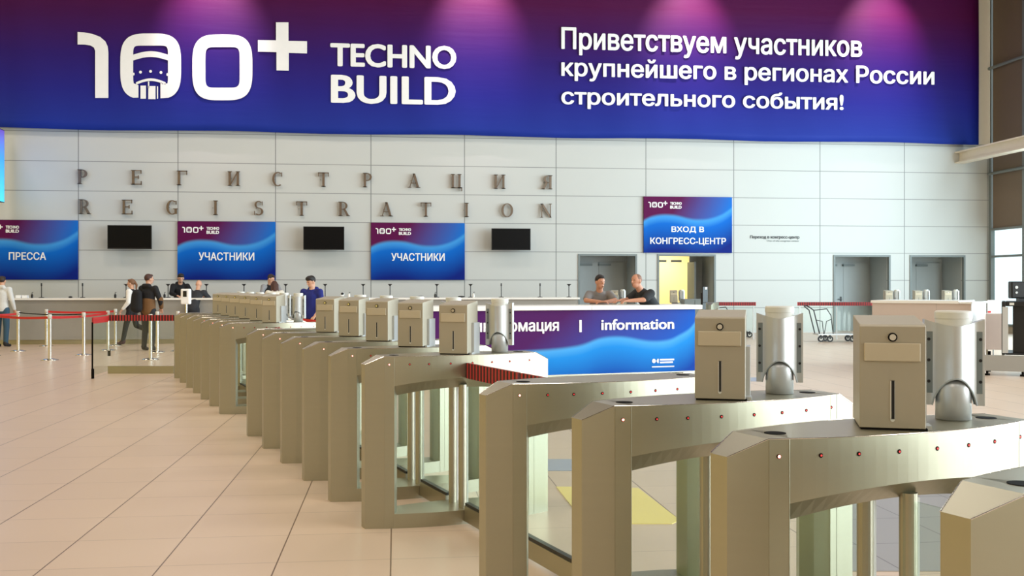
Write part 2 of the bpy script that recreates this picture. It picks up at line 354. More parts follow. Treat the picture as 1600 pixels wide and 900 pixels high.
# recessed door bays
ND = 1.45
for i, (a, b) in enumerate(doors):
    op = i == 1
    r = B()
    box(r, a-.05, a, YW+.25, YW+ND, 0, DH+.05); box(r, b, b+.05, YW+.25, YW+ND, 0, DH+.05); box(r, a, b, YW+.25, YW+ND, DH, DH+.05)
    if not op: box(r, a-.05, b+.05, YW+ND, YW+ND+.06, 0, DH+.05)
    struct('wall_recess', r, 'doorgrey')
    fr = B()
    for q in ((a, a+.06, 0, DH), (b-.06, b, 0, DH), (a+.06, b-.06, DH-.06, DH)): box(fr, q[0], q[1], YW-.03, YW+.08, q[2], q[3])
    struct('trim_%d' % (i+1), fr, 'frame')
    mid = (a+b)/2 - .1
    d = thing('door_%d' % (i+1), None, None, (a, YW+ND, 0)); d['kind'] = 'structure'
    W = b - a
    if not op:
        obj('door_leaf', box(B(), .06, W/2-.004, -.06, 0, 0, 2.32), 'doorgrey', d); obj('door_leaf', box(B(), W/2+.004, W-.1, -.06, 0, 0, 2.32), 'doorgrey', d)
        obj('door_closer', box(B(), .3, .72, -.16, -.06, 2.2, 2.27), 'frame', d); obj('door_closer', box(B(), .95, 1.35, -.16, -.06, 2.2, 2.27), 'frame', d)
        h = B(); box(h, W/2-.12, W/2-.07, -.08, -.06, 1.0, 1.16); box(h, W/2-.2, W/2-.08, -.13, -.105, 1.06, 1.085); box(h, W/2-.105, W/2-.085, -.12, -.06, 1.05, 1.09)
        obj('handle', h, 'black', d)
        if i == 0: obj('transom', box(B(), .0, W, -.05, 0, 2.33, DH), 'doorgrey', d)
    else:
        obj('door_leaf', box(B(), W-.5, W-.44, -.75, .05, 0, 2.32), 'frame', d)
        obj('door_leaf', box(B(), .02, .08, .0, .85, 0, 2.32), 'doorgrey', d)
        obj('door_closer', box(B(), .3, .68, -.06, .02, 2.33, 2.4), 'frame', d); obj('door_closer', box(B(), .85, 1.2, -.06, .02, 2.33, 2.4), 'frame', d)
# lit corridor behind the open door
cx0, cx1 = 7.9, 10.8
cb = B(); box(cb, cx0-.05, cx0, YW+ND, YW+4.5, 0, 3); box(cb, cx1, cx1+.05, YW+ND, YW+4.5, 0, 3); box(cb, cx0, cx1, YW+4.5, YW+4.6, 0, 3); box(cb, cx0, cx1, YW+ND, YW+4.5, 3, 3.05)
struct('wall_corridor', cb, 'cream')
struct('trim_5', box(B(), 9.86, 10.30, YW+ND, YW+ND+.05, 0, DH), 'doorgrey')
area('corridor_lamp', (9.5, YW+3.2, 2.9), (1.4, 1.6), 75, (1, .93, .72), (0, 0, 0))
struct('wall_partition', box(B(), 8.45, 8.95, YW+3.9, YW+4.0, 0, 2.6), 'cream')

# right side: windows below, roller blinds above
rw = B(); box(rw, XR, XR+.3, YF, 9.0-21, 0, ZC); box(rw, XR, XR+.3, YF, YW+.3, 6.9, ZC) if False else None
struct('wall_right', box(B(), XR+.02, XR+.3, YF, YW, 0, .25), 'sidewall')
struct('trim_6', box(B(), XR-.02, XR+.12, 31.86, YW, 0, ZC), 'frame')
struct('trim_7', box(B(), 19.27, 19.68, YW-.13, YW-.003, 6.25, ZC), 'beam')
ys = [31.86 - 1.78*i for i in range(0, 26)]
wf = B()
for y in ys[1:]: box(wf, XR-.04, XR+.1, y-.05, y+.05, .25, ZC)
for z in (.25, 2.5, 3.4): box(wf, XR-.03, XR+.08, YF, 31.86, z-.035, z+.035)
struct('window_1', wf, 'frame')
tag(obj('window_2', box(B(), XR+.04, XR+.05, YF, 31.86, .25, 3.4), 'glass'), kind='structure')
bl = B()
for y0, y1 in zip(ys[1:], ys): box(bl, XR+.02, XR+.045, y0+.05, y1-.05, 3.43, ZC)
tag(obj('roller_blinds', bl, 'blind'), kind='structure').name = 'wall_right_blinds'
for k, z in enumerate((5.25, 8.75)):
    p = tube(B(), (XR-.09, 31.85, z), (XR-.09, 12, z), .05, n=12); struct('trim_%d' % (8+k), p, 'frame')
bb = B(); box(bb, 18.5, 18.85, 20, 31.99, 5.95, 5.99); box(bb, 18.5, 18.85, 20, 31.99, 5.6, 5.64); box(bb, 18.66, 18.69, 20, 31.99, 5.64, 5.95)
struct('trim_10', bb, 'beam')

# floor zones
def ground_poly(pix): return [at(px, CH*F/(py-HY)) for px, py in pix]
def floor_film(name, pix, m, label, cat):
    return tag(obj(name, prism(B(), ground_poly(pix), .0, .004), m), label, cat)
tag(floor_film('floor_grey_zone', [(1296, 745), (1720, 745), (1900, 893), (1296, 893)], 'greygrid', None, None), kind='structure')  # grey sheet with grid lines laid just above the floor
floor_film('floor_marking', [(869, 761), (997, 763), (1062, 813), (1050, 819), (915, 819)], 'yellow', 'pale yellow slanted marking on the floor seen through the near turnstiles', 'floor marking')
floor_film('floor_marking', [(845, 718), (905, 718), (907, 736), (845, 736)], 'bluefilm', 'blue grey strip on the floor behind the yellow marking, seen through the near turnstiles', 'floor marking')
floor_film('floor_marking', [(1158, 590), (1190, 590), (1192, 596), (1158, 596)], 'bluefilm', 'small blue grey strip on the floor beside the information desk', 'floor marking')

# ------------------------------------------------------------------ big banner
YB = 31.75
bn = thing('banner', 'huge purple and blue banner across the wall top with white welcome text', 'banner', (4, YB, 6.22))
b1 = B(); X0, X1 = -15.5, 19.2
nx, nz = 120, 24; rows = []
for j in range(nz+1):
    row = []
    for i in range(nx+1):
        x = X0+(X1-X0)*i/nx; z = 6.22+.02*math.sin(x*.9)+(11.9-6.22)*j/nz
        row.append(b1.verts.new((x-4, .015*math.sin(x*2.1+z*.3)+.008*math.sin(x*5+z), z-6.22)))
    rows.append(row)
for j in range(nz):
    for i in range(nx): b1.faces.new((rows[j][i], rows[j][i+1], rows[j+1][i+1], rows[j+1][i]))
me = bpy.data.meshes.new('banner_cloth'); b1.to_mesh(me); b1.free()
# keep print coordinates in hall metres: shift the mesh so its own origin is the hall origin
for v in me.vertices: v.co += Vector((4, YB, 6.22))
cl = link_mesh('cloth', me, 'banner', bn, smooth=True, world=True)
sol = cl.modifiers.new('thickness', 'SOLIDIFY'); sol.thickness = .01
YT = YB-.045
def P(px, py, Y=YT): return (PX(px, Y), PZ(px, py, Y))
def sq(cx, cy, rx, ry, n=3.2, k=48, a0=0, a1=2*PI):
    out = []
    for i in range(k + (0 if a1-a0 > 6.2 else 1)):
        a = a0+(a1-a0)*i/k; c, s = math.cos(a), math.sin(a)
        out.append((cx+rx*math.copysign(abs(c)**(2/n), c), cy+ry*math.copysign(abs(s)**(2/n), s)))
    return out
def logo_loops():
    """list of shapes, each a list of loops in logo units (1600-wide drawing, y down)"""
    one = [(85, 120), (130, 123), (180, 133), (225, 150), (258, 178), (273, 210), (277, 245), (277, 532), (195, 532), (195, 240), (188, 218), (165, 204), (130, 199), (85, 198)]
    out0 = sq(542, 335, 190, 206, 3.4, 60, PI*.63, PI*2.37)
    inn0 = sq(541, 330, 109, 125, 9, 60, PI*.70, PI*2.30)
    zero = [(465, 530)] + [p for p in out0] + [(603, 534), (603, 448)] + [(650, 440)] + list(reversed([p for p in inn0 if p[1] < 438])) + [(434, 440), (465, 452)]
    z2 = [sq(990, 341, 188, 206, 3.4, 64), sq(991, 341, 107, 127, 7, 64)]
    plus = [(1325, 60), (1403, 60), (1403, 176), (1519, 178), (1519, 254), (1405, 250), (1405, 362), (1328, 360), (1328, 246), (1212, 243), (1212, 170), (1325, 172)]
    def arc(x0, x1, y, dip, th):
        top = [(x0+(x1-x0)*i/16, y-dip*math.sin(PI*i/16)) for i in range(17)]
        return top + [(p[0], p[1]+th) for p in reversed(top)]
    res = [[one], [zero], z2, [plus], [arc(432, 651, 262, 22, 36)], [arc(450, 635, 434, 24, 16)]]
    for c, r in (((478, 371), 9), ((541, 366), 9), ((606, 373), 9)): res.append([sq(c[0], c[1], r, r, 2, 16)])
    for c in ((436, 383), (645, 386)): res.append([sq(c[0], c[1], 5, 9, 2, 12)])
    for x0, x1, y0, y1 in ((478, 512, 455, 537), (525, 533, 430, 470), (527, 572, 458, 540), (581, 588, 460, 537), (603, 612, 436, 448)):
        res.append([[(x0, y0), (x1, y0), (x1, y1), (x0, y1)]])
    return res
LOOPS = logo_loops()
def merge_meshes(objs, name):
    bm = B()
    for o in objs: bm.from_mesh(o.data)
    o0 = objs[0]; me = bpy.data.meshes.new(name); bm.to_mesh(me); bm.free()
    p, l = o0.parent, o0.location.copy(); mm = o0.data.materials[0]
    for o in objs: bpy.data.objects.remove(o)
    n = link_mesh(name, me, mm, p); n.location = l; return n
def logo(fn, Y, parent, thick=.008, skip_small=False):
    os_ = [shape('logo_part', [[fn(*p) for p in lp] for lp in sh], thick, Y, 'white', parent) for sh in (LOOPS[:6] if skip_small else LOOPS)]
    return merge_meshes(os_, 'logo')
logo(lambda x, y: P(100+x/4, 20+y/4), YT, bn)
def btext(s, px0, px1, pyt, pyb, bold=.03):
    xm = (px0+px1)/2
    a, b = P(px0, pyt)[0], P(px1, pyt)[0]
    o = text('lettering', s, 0, 1, 0, 1, YT, 'white', bn, bold)
    for v in o.data.vertices:     # follow the perspective of the measured line
        u, q = v.co.x, v.co.z
        v.co.x = a+(b-a)*u; v.co.z = PZ(xm, pyb, YT)+(PZ(xm, pyt, YT)-PZ(xm, pyb, YT))*q
    return o
btext('TECHNO', 516, 713, 69.5, 106, .045); btext('BUILD', 517, 712, 119, 163, .035)
btext('Приветствуем участников', 877, 1347, 49, 92, .032)
btext('крупнейшего в регионах России', 877, 1460, 97, 133, .032)
btext('строительного события!', 877, 1318, 142, 174, .032)

# spotlights that graze the banner, on arms above it
for k, px in enumerate((330, 745, 1075, 1375)):
    X = PX(px, YB)
    l = bpy.data.lights.new('banner_spot', 'SPOT'); l.energy = 1500; l.color = (1, .80, .86); l.spot_size = math.radians(62); l.spot_blend = 1; l.shadow_soft_size = .08
    o = bpy.data.objects.new('banner_spot', l); COL.objects.link(o); o.location = (X, YB-2.2, 11.9)
    dr = Vector((X, YB, 9.7)) - o.location; o.rotation_euler = dr.to_track_quat('-Z', 'Y').to_euler()

# ------------------------------------------------------------------ wall signs
def sign(px0, px1, z0, z1, words, label, group=None, lw=None):
    Y = YW-.03; x0, x1 = PX(px0, YW), PX(px1, YW)
    s = thing('wall_sign', label, 'sign', ((x0+x1)/2, Y, z0), 0, group)
    obj('sign_panel', box(B(), x0-s.location.x, x1-s.location.x, -.05, .02, 0, z1-z0), 'wave', s)
    w = x1-x0; Yt = Y-.056
    k = w*.215/1434; hh = z1-z0
    lx0 = x0+w*.05; lz1 = z1-hh*.08
    logo(lambda x, y: (lx0+(x-85)*k, lz1-(y-60)*k), Yt, s, .006)
    text('lettering', 'TECHNO', x0+w*.295, x0+w*.425, z1-hh*.145, z1-hh*.095, Yt, 'white', s, .06, .006)
    text('lettering', 'BUILD', x0+w*.295, x0+w*.425, z1-hh*.215, z1-hh*.16, Yt, 'white', s, .06, .006)
    for (t, a, b, c, d) in words: text('lettering', t, x0+w*a, x0+w*b, z0+(z1-z0)*c, z0+(z1-z0)*d, Yt, 'white', s, .03, .006)
    return s
Z1, Z3 = 1.715, 3.495
XA = -9.51-2.917
s = sign(0, 123, Z1, Z3, [], 'x') if False else None
def sign_x(x0, x1, *a, **k):
    return sign(800+F*math.tan(math.atan2(x0, YW)-TH), 800+F*math.tan(math.atan2(x1, YW)-TH), *a, **k)
sign_x(-9.51-2.917, -9.51, Z1, Z3, [('ПРЕССА', .325, .69, .33, .46)], 'blue and purple wall sign reading ПРЕССА behind the counter at far left', 'wave pattern signs on the wall')
sign_x(-9.51+2.917, -9.51+5.834, Z1, Z3, [('УЧАСТНИКИ', .215, .785, .33, .47)], 'blue and purple wall sign reading УЧАСТНИКИ, the one nearer the ПРЕССА sign', 'wave pattern signs on the wall')
sign_x(-9.51+3*2.917, -9.51+4*2.917, Z1, Z3, [('УЧАСТНИКИ', .215, .785, .33, .47)], 'blue and purple wall sign reading УЧАСТНИКИ, the one nearer the information desk', 'wave pattern signs on the wall')
sign_x(-9.51+6*2.917-.085, -9.51+7*2.917-.085, Z1+.88, Z3+.9, [('ВХОД В', .31, .68, .35, .47), ('КОНГРЕСС-ЦЕНТР', .07, .93, .13, .27)], 'blue and purple wall sign reading ВХОД В КОНГРЕСС-ЦЕНТР above the doors', 'wave pattern signs on the wall')
ns = thing('wall_lettering', 'small dark words Переход в конгресс-центр on the white wall panels', 'lettering', (PX(1210, YW), YW-.004, 2.9))
text('lettering', 'Переход в конгресс-центр', PX(1172, YW), PX(1249, YW), PZ(1210, 374, YW), PZ(1210, 368, YW), YW-.008, 'black', ns, .03, .006)
text('lettering', 'One of the congress centre', PX(1198, YW), PX(1248, YW), PZ(1223, 378.5, YW), PZ(1223, 375, YW), YW-.008, 'frame', ns, .0, .006, shear=.2)

# LED screen at far left
ls = thing('led_screen', 'glowing blue screen hung at the far left below the banner', 'screen', (-11.42, 28, 3.97))
obj('screen_body', box(B(), -.12, -.005, -3.5, 3.42, 0, 2.13), 'black', ls)
obj('screen_face', box(B(), -.004, .0, -3.48, 3.4, .02, 2.11), 'ledscreen', ls)
hb = B(); 
for y in (-3, 0, 3): tube(hb, (-.06, y, 2.13), (-.06, y, ZC-3.97), .015, n=6)
obj('hanger', hb, 'frame', ls)

# televisions
for k, (px0, px1, py0, py1, where) in enumerate(((168, 237, 352, 389, 'between the ПРЕССА and first УЧАСТНИКИ signs'), (474, 538, 354, 390.5, 'between the two УЧАСТНИКИ signs'), (768, 829, 357, 391, 'right of both УЧАСТНИКИ signs'))):
    Y = YW-.42; x0, x1 = PX(px0, Y), PX(px1, Y); z0, z1 = PZ((px0+px1)/2, py1, Y), PZ((px0+px1)/2, py0, Y)
    t = thing('television', 'black flat television on the wall '+where, 'television', ((x0+x1)/2, Y, z0), 0, 'televisions on the wall')
    h = (x1-x0)/2
    obj('screen_case', box(B(), -h, h, -.02, .04, 0, z1-z0), 'black', t, bevel=.006)
    obj('screen', box(B(), -h+.02, h-.02, -.024, -.02, .03, z1-z0-.02), 'screen', t)
    br = B(); box(br, -.15, .15, .04, .07, .2, .55); box(br, -.03, .03, .07, .36, .33, .42); box(br, -.12, .12, .36, .405, .25, .5)
    obj('bracket', br, 'black', t)

# ------------------------------------------------------------------ raised metal letters
def rect(x0, x1, y0, y1): return [(x0, y0), (x1, y0), (x1, y1), (x0, y1)]
def diag(x0, y0, x1, y1, w): return [(x0-w/2, y0), (x0+w/2, y0), (x1+w/2, y1), (x1-w/2, y1)]
def arcs(cx, cy, rx, ry, tx, ty, a0, a1, n=14):
    out = []
    for i in range(n):
        p, q = [math.radians(a0+(a1-a0)*j/n) for j in (i, i+1)]
        f = lambda a, dx, dy: (cx+(rx-dx)*math.cos(a), cy+(ry-dy)*math.sin(a))
        out.append([f(p, 0, 0), f(q, 0, 0), f(q, tx, ty), f(p, tx, ty)])
    return out
def serif(x0, x1, top=True, bot=True, e=.07, s=.05):
    r = []
    if bot: r.append(rect(x0-e, x1+e, 0, s))
    if top: r.append(rect(x0-e, x1+e, 1-s, 1))
    return r
def stem(x, w=.17, **k): return [rect(x, x+w, 0, 1)] + serif(x, x+w, **k)
G = {}
G['P'] = stem(.12) + arcs(.36, .72, .36, .28, .16, .06, -90, 90) + [rect(.29, .37, .94, 1), rect(.29, .37, .44, .5)]
G['R'] = G['P'] + [diag(.48, .48, .76, 0, .18), rect(.62, .9, 0, .05)]
G['E'] = stem(.12) + [rect(.29, .78, .94, 1), rect(.72, .78, .76, 1), rect(.29, .8, 0, .06), rect(.74, .8, 0, .25), rect(.29, .58, .49, .55), rect(.54, .6, .4, .64)]
G['Г'] = stem(.12) + [rect(.29, .78, .94, 1), rect(.72, .78, .72, 1)]
G['И'] = stem(.08) + [list(map(lambda p: (p[0]+.58, p[1]), q)) for q in stem(.08)] + [diag(.24, .1, .68, .9, .08)]
G['N'] = [rect(.12, .19, 0, 1), rect(.78, .85, 0, 1), diag(.82, 0, .16, 1, .18)] + serif(.12, .19) + serif(.78, .85, bot=False)
G['C'] = arcs(.5, .5, .42, .5, .17, .06, 55, 305, 20) + [rect(.74, .8, .68, .96)]
G['G'] = arcs(.5, .5, .42, .5, .17, .06, 55, 300, 20) + [rect(.74, .8, .7, .96), rect(.66, .83, .05, .4), rect(.56, .9, .38, .43)]
G['T'] = stem(.37, .17, top=False) + [rect(.06, .85, .94, 1), rect(.06, .12, .72, 1), rect(.79, .85, .72, 1)]
G['A'] = [diag(.15, 0, .47, 1, .07), diag(.77, 0, .46, 1, .19), rect(.26, .64, .3, .36), rect(.0, .28, 0, .05), rect(.6, .95, 0, .05)]
G['Ц'] = stem(.08, top=True) + [list(map(lambda p: (p[0]+.5, p[1]), q)) for q in stem(.08)] + [rect(.08, .86, 0, .06), rect(.8, .87, -.2, .06)]
G['Я'] = [[(.92-p[0], p[1]) for p in q] for q in G['R']]
G['I'] = stem(.37)
G['S'] = arcs(.45, .74, .3, .26, .14, .06, 40, 270, 14) + arcs(.45, .27, .33, .27, .15, .06, -140, 90, 14) + [rect(.68, .73, .7, .97), rect(.12, .17, .03, .3)]
G['O'] = arcs(.5, .5, .45, .5, .17, .055, 0, 360, 28)
def letter(g, name, px, z0, h, word, n):
    X = PX(px, YW-.08)
    bm = B(); wd = .46*.9
    for q in G[g]:
        pts = [((p[0]-.48)*wd*1.0, p[1]*h) for p in q]
        lo = [bm.verts.new((p[0], -.06, p[1])) for p in pts]; hi = [bm.verts.new((p[0], .0, p[1])) for p in pts]
        k = len(pts); bm.faces.new(lo); bm.faces.new(list(reversed(hi)))
        for i in range(k): bm.faces.new((lo[i], lo[(i+1) % k], hi[(i+1) % k], hi[i]))
    t = thing('wall_letter', 'raised metal letter %s, %s in the word %s on the wall' % (name, n, word), 'letter', (X, YW-.06, z0), 0, 'raised metal letters on the wall')
    obj('letter_face', bm, 'letter', t)
    pn = B(); tube(pn, (-.1, 0, h*.5), (-.1, .06, h*.5), .008, n=6); obj('standoff_pin', pn, 'dark', t)
ORD = ['first', 'second', 'third', 'fourth', 'fifth', 'sixth', 'seventh', 'eighth', 'ninth', 'tenth', 'eleventh', 'twelfth']
r1 = [('P', 'Р', 131), ('E', 'Е', 214.5), ('Г', 'Г', 286), ('И', 'И', 366), ('C', 'С', 434), ('T', 'Т', 506), ('P', 'Р', 576), ('A', 'А', 647), ('Ц', 'Ц', 714), ('И', 'И', 781), ('Я', 'Я', 855)]
r2 = [('R', 'R', 133), ('E', 'E', 200), ('G', 'G', 269), ('I', 'I', 337.5), ('S', 'S', 405), ('T', 'T', 472), ('R', 'R', 538), ('A', 'A', 604), ('T', 'T', 666), ('I', 'I', 729.5), ('O', 'O', 792), ('N', 'N', 853)]
for i, (g, n, px) in enumerate(r1): letter(g, n, px, 4.59, .44, 'РЕГИСТРАЦИЯ', ORD[i])
for i, (g, n, px) in enumerate(r2): letter(g, n, px, 3.69, .44, 'REGISTRATION', ORD[i])

# ------------------------------------------------------------------ long registration counter
YC = 27.65; ZCT = 1.205
cx1 = PX(905, YC)
c = thing('registration_counter', 'long grey registration counter with white top along the wall', 'counter', (0, YC, 0))
obj('counter_top', box(B(), -16, cx1, -.12, .75, ZCT-.05, ZCT), 'whitepl', c)
fr = B(); box(fr, -15.98, cx1-.06, 0, .1, .12, ZCT-.05); box(fr, cx1-.16, cx1-.06, .1, .7, .12, ZCT-.05)
obj('front_panel', fr, 'counter', c); obj('plinth', box(B(), -15.98, cx1-.1, .06, .66, 0, .12), 'steel', c)

# gooseneck stands on the counter
def goose(px, kind, first=[None, None]):
    X, Yv = PX(px, YC+.5), YC+.5
    where = GW[px]
    if first[kind] is None:
        t = thing('desk_stand', '', 'stand', (X, Yv, ZCT), 0, 'thin black stands on the counter')
        lathe_bm = lathe(B(), [(.07, 0), (.07, .012), (.03, .02)], 16); obj('stand_base', lathe_bm, 'black', t)
        obj('stem', tube(B(), (0, 0, .02), (0, 0, .33), .012, n=8), 'black', t)
        hd = B()
        if kind: tube(hd, (0, 0, .31), (0, 0, .36), .012, .05, n=10); box(hd, -.055, .055, -.03, .03, .355, .37)
        else: tube(hd, (0, 0, .31), (0, 0, .39), .02, n=10)
        obj('scanner_head' if kind else 'microphone_head', hd, 'black', t)
        first[kind] = t
    else: t = copy_tree(first[kind], (X, Yv, ZCT))
    t['label'] = ('black flared-head stand on the counter, ' if kind else 'black slim-head stand on the counter, ') + where
GW = {64.8: 'below the word ПРЕССА', 129: 'just right of the ПРЕССА sign', 197: 'behind the walking woman', 262.6: 'just left of the man in the black hoodie', 322.5: 'above the seated clerk', 381.2: 'below the right half of the first УЧАСТНИКИ sign', 446.4: 'right of the leaning couple', 508: 'right of the man in the blue hoodie', 567.4: 'left of the second УЧАСТНИКИ sign', 609.4: 'below the left end of the second УЧАСТНИКИ sign', 682.6: 'below the right half of the second УЧАСТНИКИ sign', 735.3: 'just right of the second УЧАСТНИКИ sign', 783.3: 'below the right television', 843.9: 'right of the right television', 889: 'at the right end of the counter'}
for px, k in ((64.8, 0), (129, 0), (197, 1), (262.6, 1), (322.5, 1), (381.2, 1), (446.4, 1), (508, 1), (567.4, 1), (609.4, 1), (682.6, 1), (735.3, 1), (783.3, 0), (843.9, 0), (889, 1)): goose(px, k)
# small things on the counter
def cpos(px, off=.35): return (PX(px, YC+off), YC+off, ZCT)
for px, w_, lab in ((29.5, .13, 'small white box on the counter beside the man in the pale hoodie'), (39.5, .14, 'small white box on the counter right of its twin below the ПРЕССА sign')):
    x, y, z = cpos(px); o = obj('paper_box', box(B(), -w_/2, w_/2, -.06, .06, 0, .07), 'white', bevel=.004); o.location = (x, y, z); tag(o, lab, 'box', 'small white boxes on the counter')
for px, lab in ((50, 'small black sanitizer bottle on the counter below ПРЕССА sign'), (180, 'small black bottle on the counter left of the walking woman'), (257, 'small black bottle on the counter right of the backpack man'), (545.5, 'small pale bottle on the counter beside the second boxes'), (680, 'small black bottle on the counter below the second УЧАСТНИКИ sign'), (740, 'small pale bottle on the counter left of the right television')):
    x, y, z = cpos(px, .25); t = thing('bottle', lab, 'bottle', (x, y, z), 0, 'small bottles on the counter'); pale = 'pale' in lab
    obj('bottle_body', lathe(B(), [(.028, 0), (.03, .01), (.03, .08), (.012, .1), (.012, .115)], 14), 'whitepl' if pale else 'black', t, True)
    obj('pump', tube(tube(B(), (0, 0, .112), (0, 0, .15), .006, n=8), (0, 0, .148), (.035, 0, .146), .006, n=8), 'black', t)
x, y, z = cpos(535); t = thing('desk_camera', 'small round white and black camera on the counter between the two УЧАСТНИКИ signs', 'camera', (x, y, z))
bm = B(); lathe(bm, [(.05, 0), (.05, .02), (.02, .03)], 16); ball(bm, (0, 0, .085), (.055, .05, .06)); obj('camera_body', bm, 'white', t, True)
obj('lens', ball(B(), (0, -.02, .1), (.045, .038, .04)), 'black', t, True)
for px, lab in ((110, 'dark phone handset lying on the counter left of the walking woman'), (657, 'dark computer mouse on the counter below the left of the second УЧАСТНИКИ sign'), (721, 'dark computer mouse on the counter below the right edge of the second УЧАСТНИКИ sign')):
    x, y, z = cpos(px, .3); o = obj('phone_handset' if 'phone' in lab else 'computer_mouse', ball(B(), (0, 0, .022), (.10 if 'mouse' in lab else .05, .05, .024)), 'black', None, True); o.location = (x, y, z); tag(o, lab, 'phone' if 'phone' in lab else 'mouse')

# ------------------------------------------------------------------ turnstiles
A17 = math.radians(24) - TH
CU, SU = math.cos(A17), math.sin(A17)
def UV(u, v): return (u*CU - v*SU, u*SU + v*CU)
UC = 2.36
def hw(u):
    a = abs(u)
    if a <= .52: return .083 + .085*(1-(a/.52)**2)
    return .083 + (.04-.083)*(a-.52)/.11
def ztop(p): a = abs(p[0]); return 1.068 if a <= .521 else 1.068 - .051*(a-.52)/.11
def make_turnstile(loc, label, group):
    t = thing('turnstile', label, 'turnstile', loc, A17, group)
    for s in (-1, 1):
        bm = B()
        us = [.46, .50, .52, .63]
        pts = [(s*u, -hw(u)) for u in us] + [(s*u, hw(u)) for u in reversed(us)]
        # post body with sloping cap
        prism(bm, [(s*.425, -.045), (s*.46, -hw(.46)), (s*.52, -hw(.52)), (s*.52, hw(.52)), (s*.46, hw(.46)), (s*.425, .045)], 0, 1.068)
        prism(bm, [(s*.52, -hw(.52)), (s*.63, -hw(.63)), (s*.63, hw(.63)), (s*.52, hw(.52))], 0, lambda p: ztop(p))
        for f in (-1, 1):
            y = f*.0872
            prism(bm, [(s*.504, f*.0892), (s*.518, f*.0850), (s*.518, f*.08), (s*.504, f*.08)], 0, 1.0665, 1)
            y = f*(hw(.46)+.001)
            box(bm, s*.46-.0012, s*.46+.0012, min(y, y-f*.003), max(y, y-f*.003), .0, 1.066, 2)
        obj('end_post', bm, ['steel', 'dark', 'chrome'], t)
        for f in (-1, 1): obj('cap_edge_glint', tube(B(), (s*.52, f*hw(.52), 1.067), (s*.63, f*hw(.63), 1.017), .0018, n=6), 'chrome', t)  # thin bright tubes added as edge highlights along the cap
    # top beam with arched lower edge and a keel
    bm = B(); n = 24; rings = []
    for i in range(n+1):
        u = -.46 + .92*i/n; w_ = hw(u); c = 1-(u/.46)**2
        zb = .882+.043*c; zk = zb - .068
        kk = .045 + .02*c
        rings.append([bm.verts.new((u, -w_, 1.068)), bm.verts.new((u, -w_, zb)), bm.verts.new((u, -kk, zk)), bm.verts.new((u, kk, zk)), bm.verts.new((u, w_, zb)), bm.verts.new((u, w_, 1.068))])
    for a, b in zip(rings, rings[1:]):
        for k in range(6): 
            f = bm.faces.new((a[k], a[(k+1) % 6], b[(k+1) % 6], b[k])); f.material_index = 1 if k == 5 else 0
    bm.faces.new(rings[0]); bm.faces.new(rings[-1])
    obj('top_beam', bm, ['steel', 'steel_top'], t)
    for f in (-1, 1):
        ed = B(); path(ed, [(-.52+1.04*i/n, f*hw(-.52+1.04*i/n), 1.067) for i in range(n+1)], .0018, 6); obj('beam_edge_glint', ed, 'chrome', t)  # bright line added along the beam edge to draw its highlight
    pts = [(-.46+.92*i/n, -hw(-.46+.92*i/n)) for i in range(n+1)]; pts += [(p[0], -p[1]) for p in reversed(pts)]
    obj('base_sill', prism(B(), pts, 0, .089), 'steel', t)
    for s in (-1, 1):
        p = tube(B(), (0, s*.09, .089), (0, s*.09, .875), .027, n=20)
        q = obj('pivot_pole', p, 'steel', t, False)
        st = B(); box(st, .02, .034, s*.09-.012, s*.09+.012, .10, .86)
        obj('hinge_strip', st, 'cap', q)
        dk = B()
        for z in (.14, .2, .26, .5, .56, .62, .74, .8): tube(dk, (.034, s*.09-.004, z), (.0355, s*.09-.004, z), .006, n=8)
        obj('hinge_screw', dk, 'dark', q)['kind'] = 'stuff'
    for i, u in enumerate((-.49, -.367, -.248, -.11, .036, .174, .307, .465)):
        y = -hw(u)
        bm = B(); tube(bm, (u, y+.004, 1.017), (u, y-.0012, 1.017), .0068, n=12); l = obj('indicator_light', bm, 'dark', t)
        bm = B(); tube(bm, (u, y, 1.017), (u, y-.0025, 1.017), .0045 if i == 0 else .0032, n=10); obj('light_bulb', bm, 'led_hot' if i == 0 else 'led', l)
    for u in (-.43, .43): 
        obj('reader_port', lathe(B(), [(.032, 1.066), (.032, 1.0695), (.028, 1.0697)], 24, (u, 0)), 'dark', t)
    return t
def make_leaf(L, loc, label, rz, wide):
    """glass leaf running along local x from 0 to L"""
    t = thing('glass_gate', label, 'gate', loc, rz, 'glass gates between the turnstiles')
    if wide:
        obj('glass_pane', box(B(), .0, L, -.006, .006, .13, 1.015), 'glass2', t)
        obj('warning_band', box(B(), .0, L, -.0105, .0105, .922, 1.018), 'hazard', t)
    else: obj('glass_pane', box(B(), -.045, L+.045, -.006, .006, .13, .852), 'glass2', t)
    obj('bottom_rail', box(B(), 0, L, -.016, .016, .118, .136), 'black', t)
    obj('skirt', box(B(), 0, L, -.022, .022, .02, .118), 'steel', t)
    return t
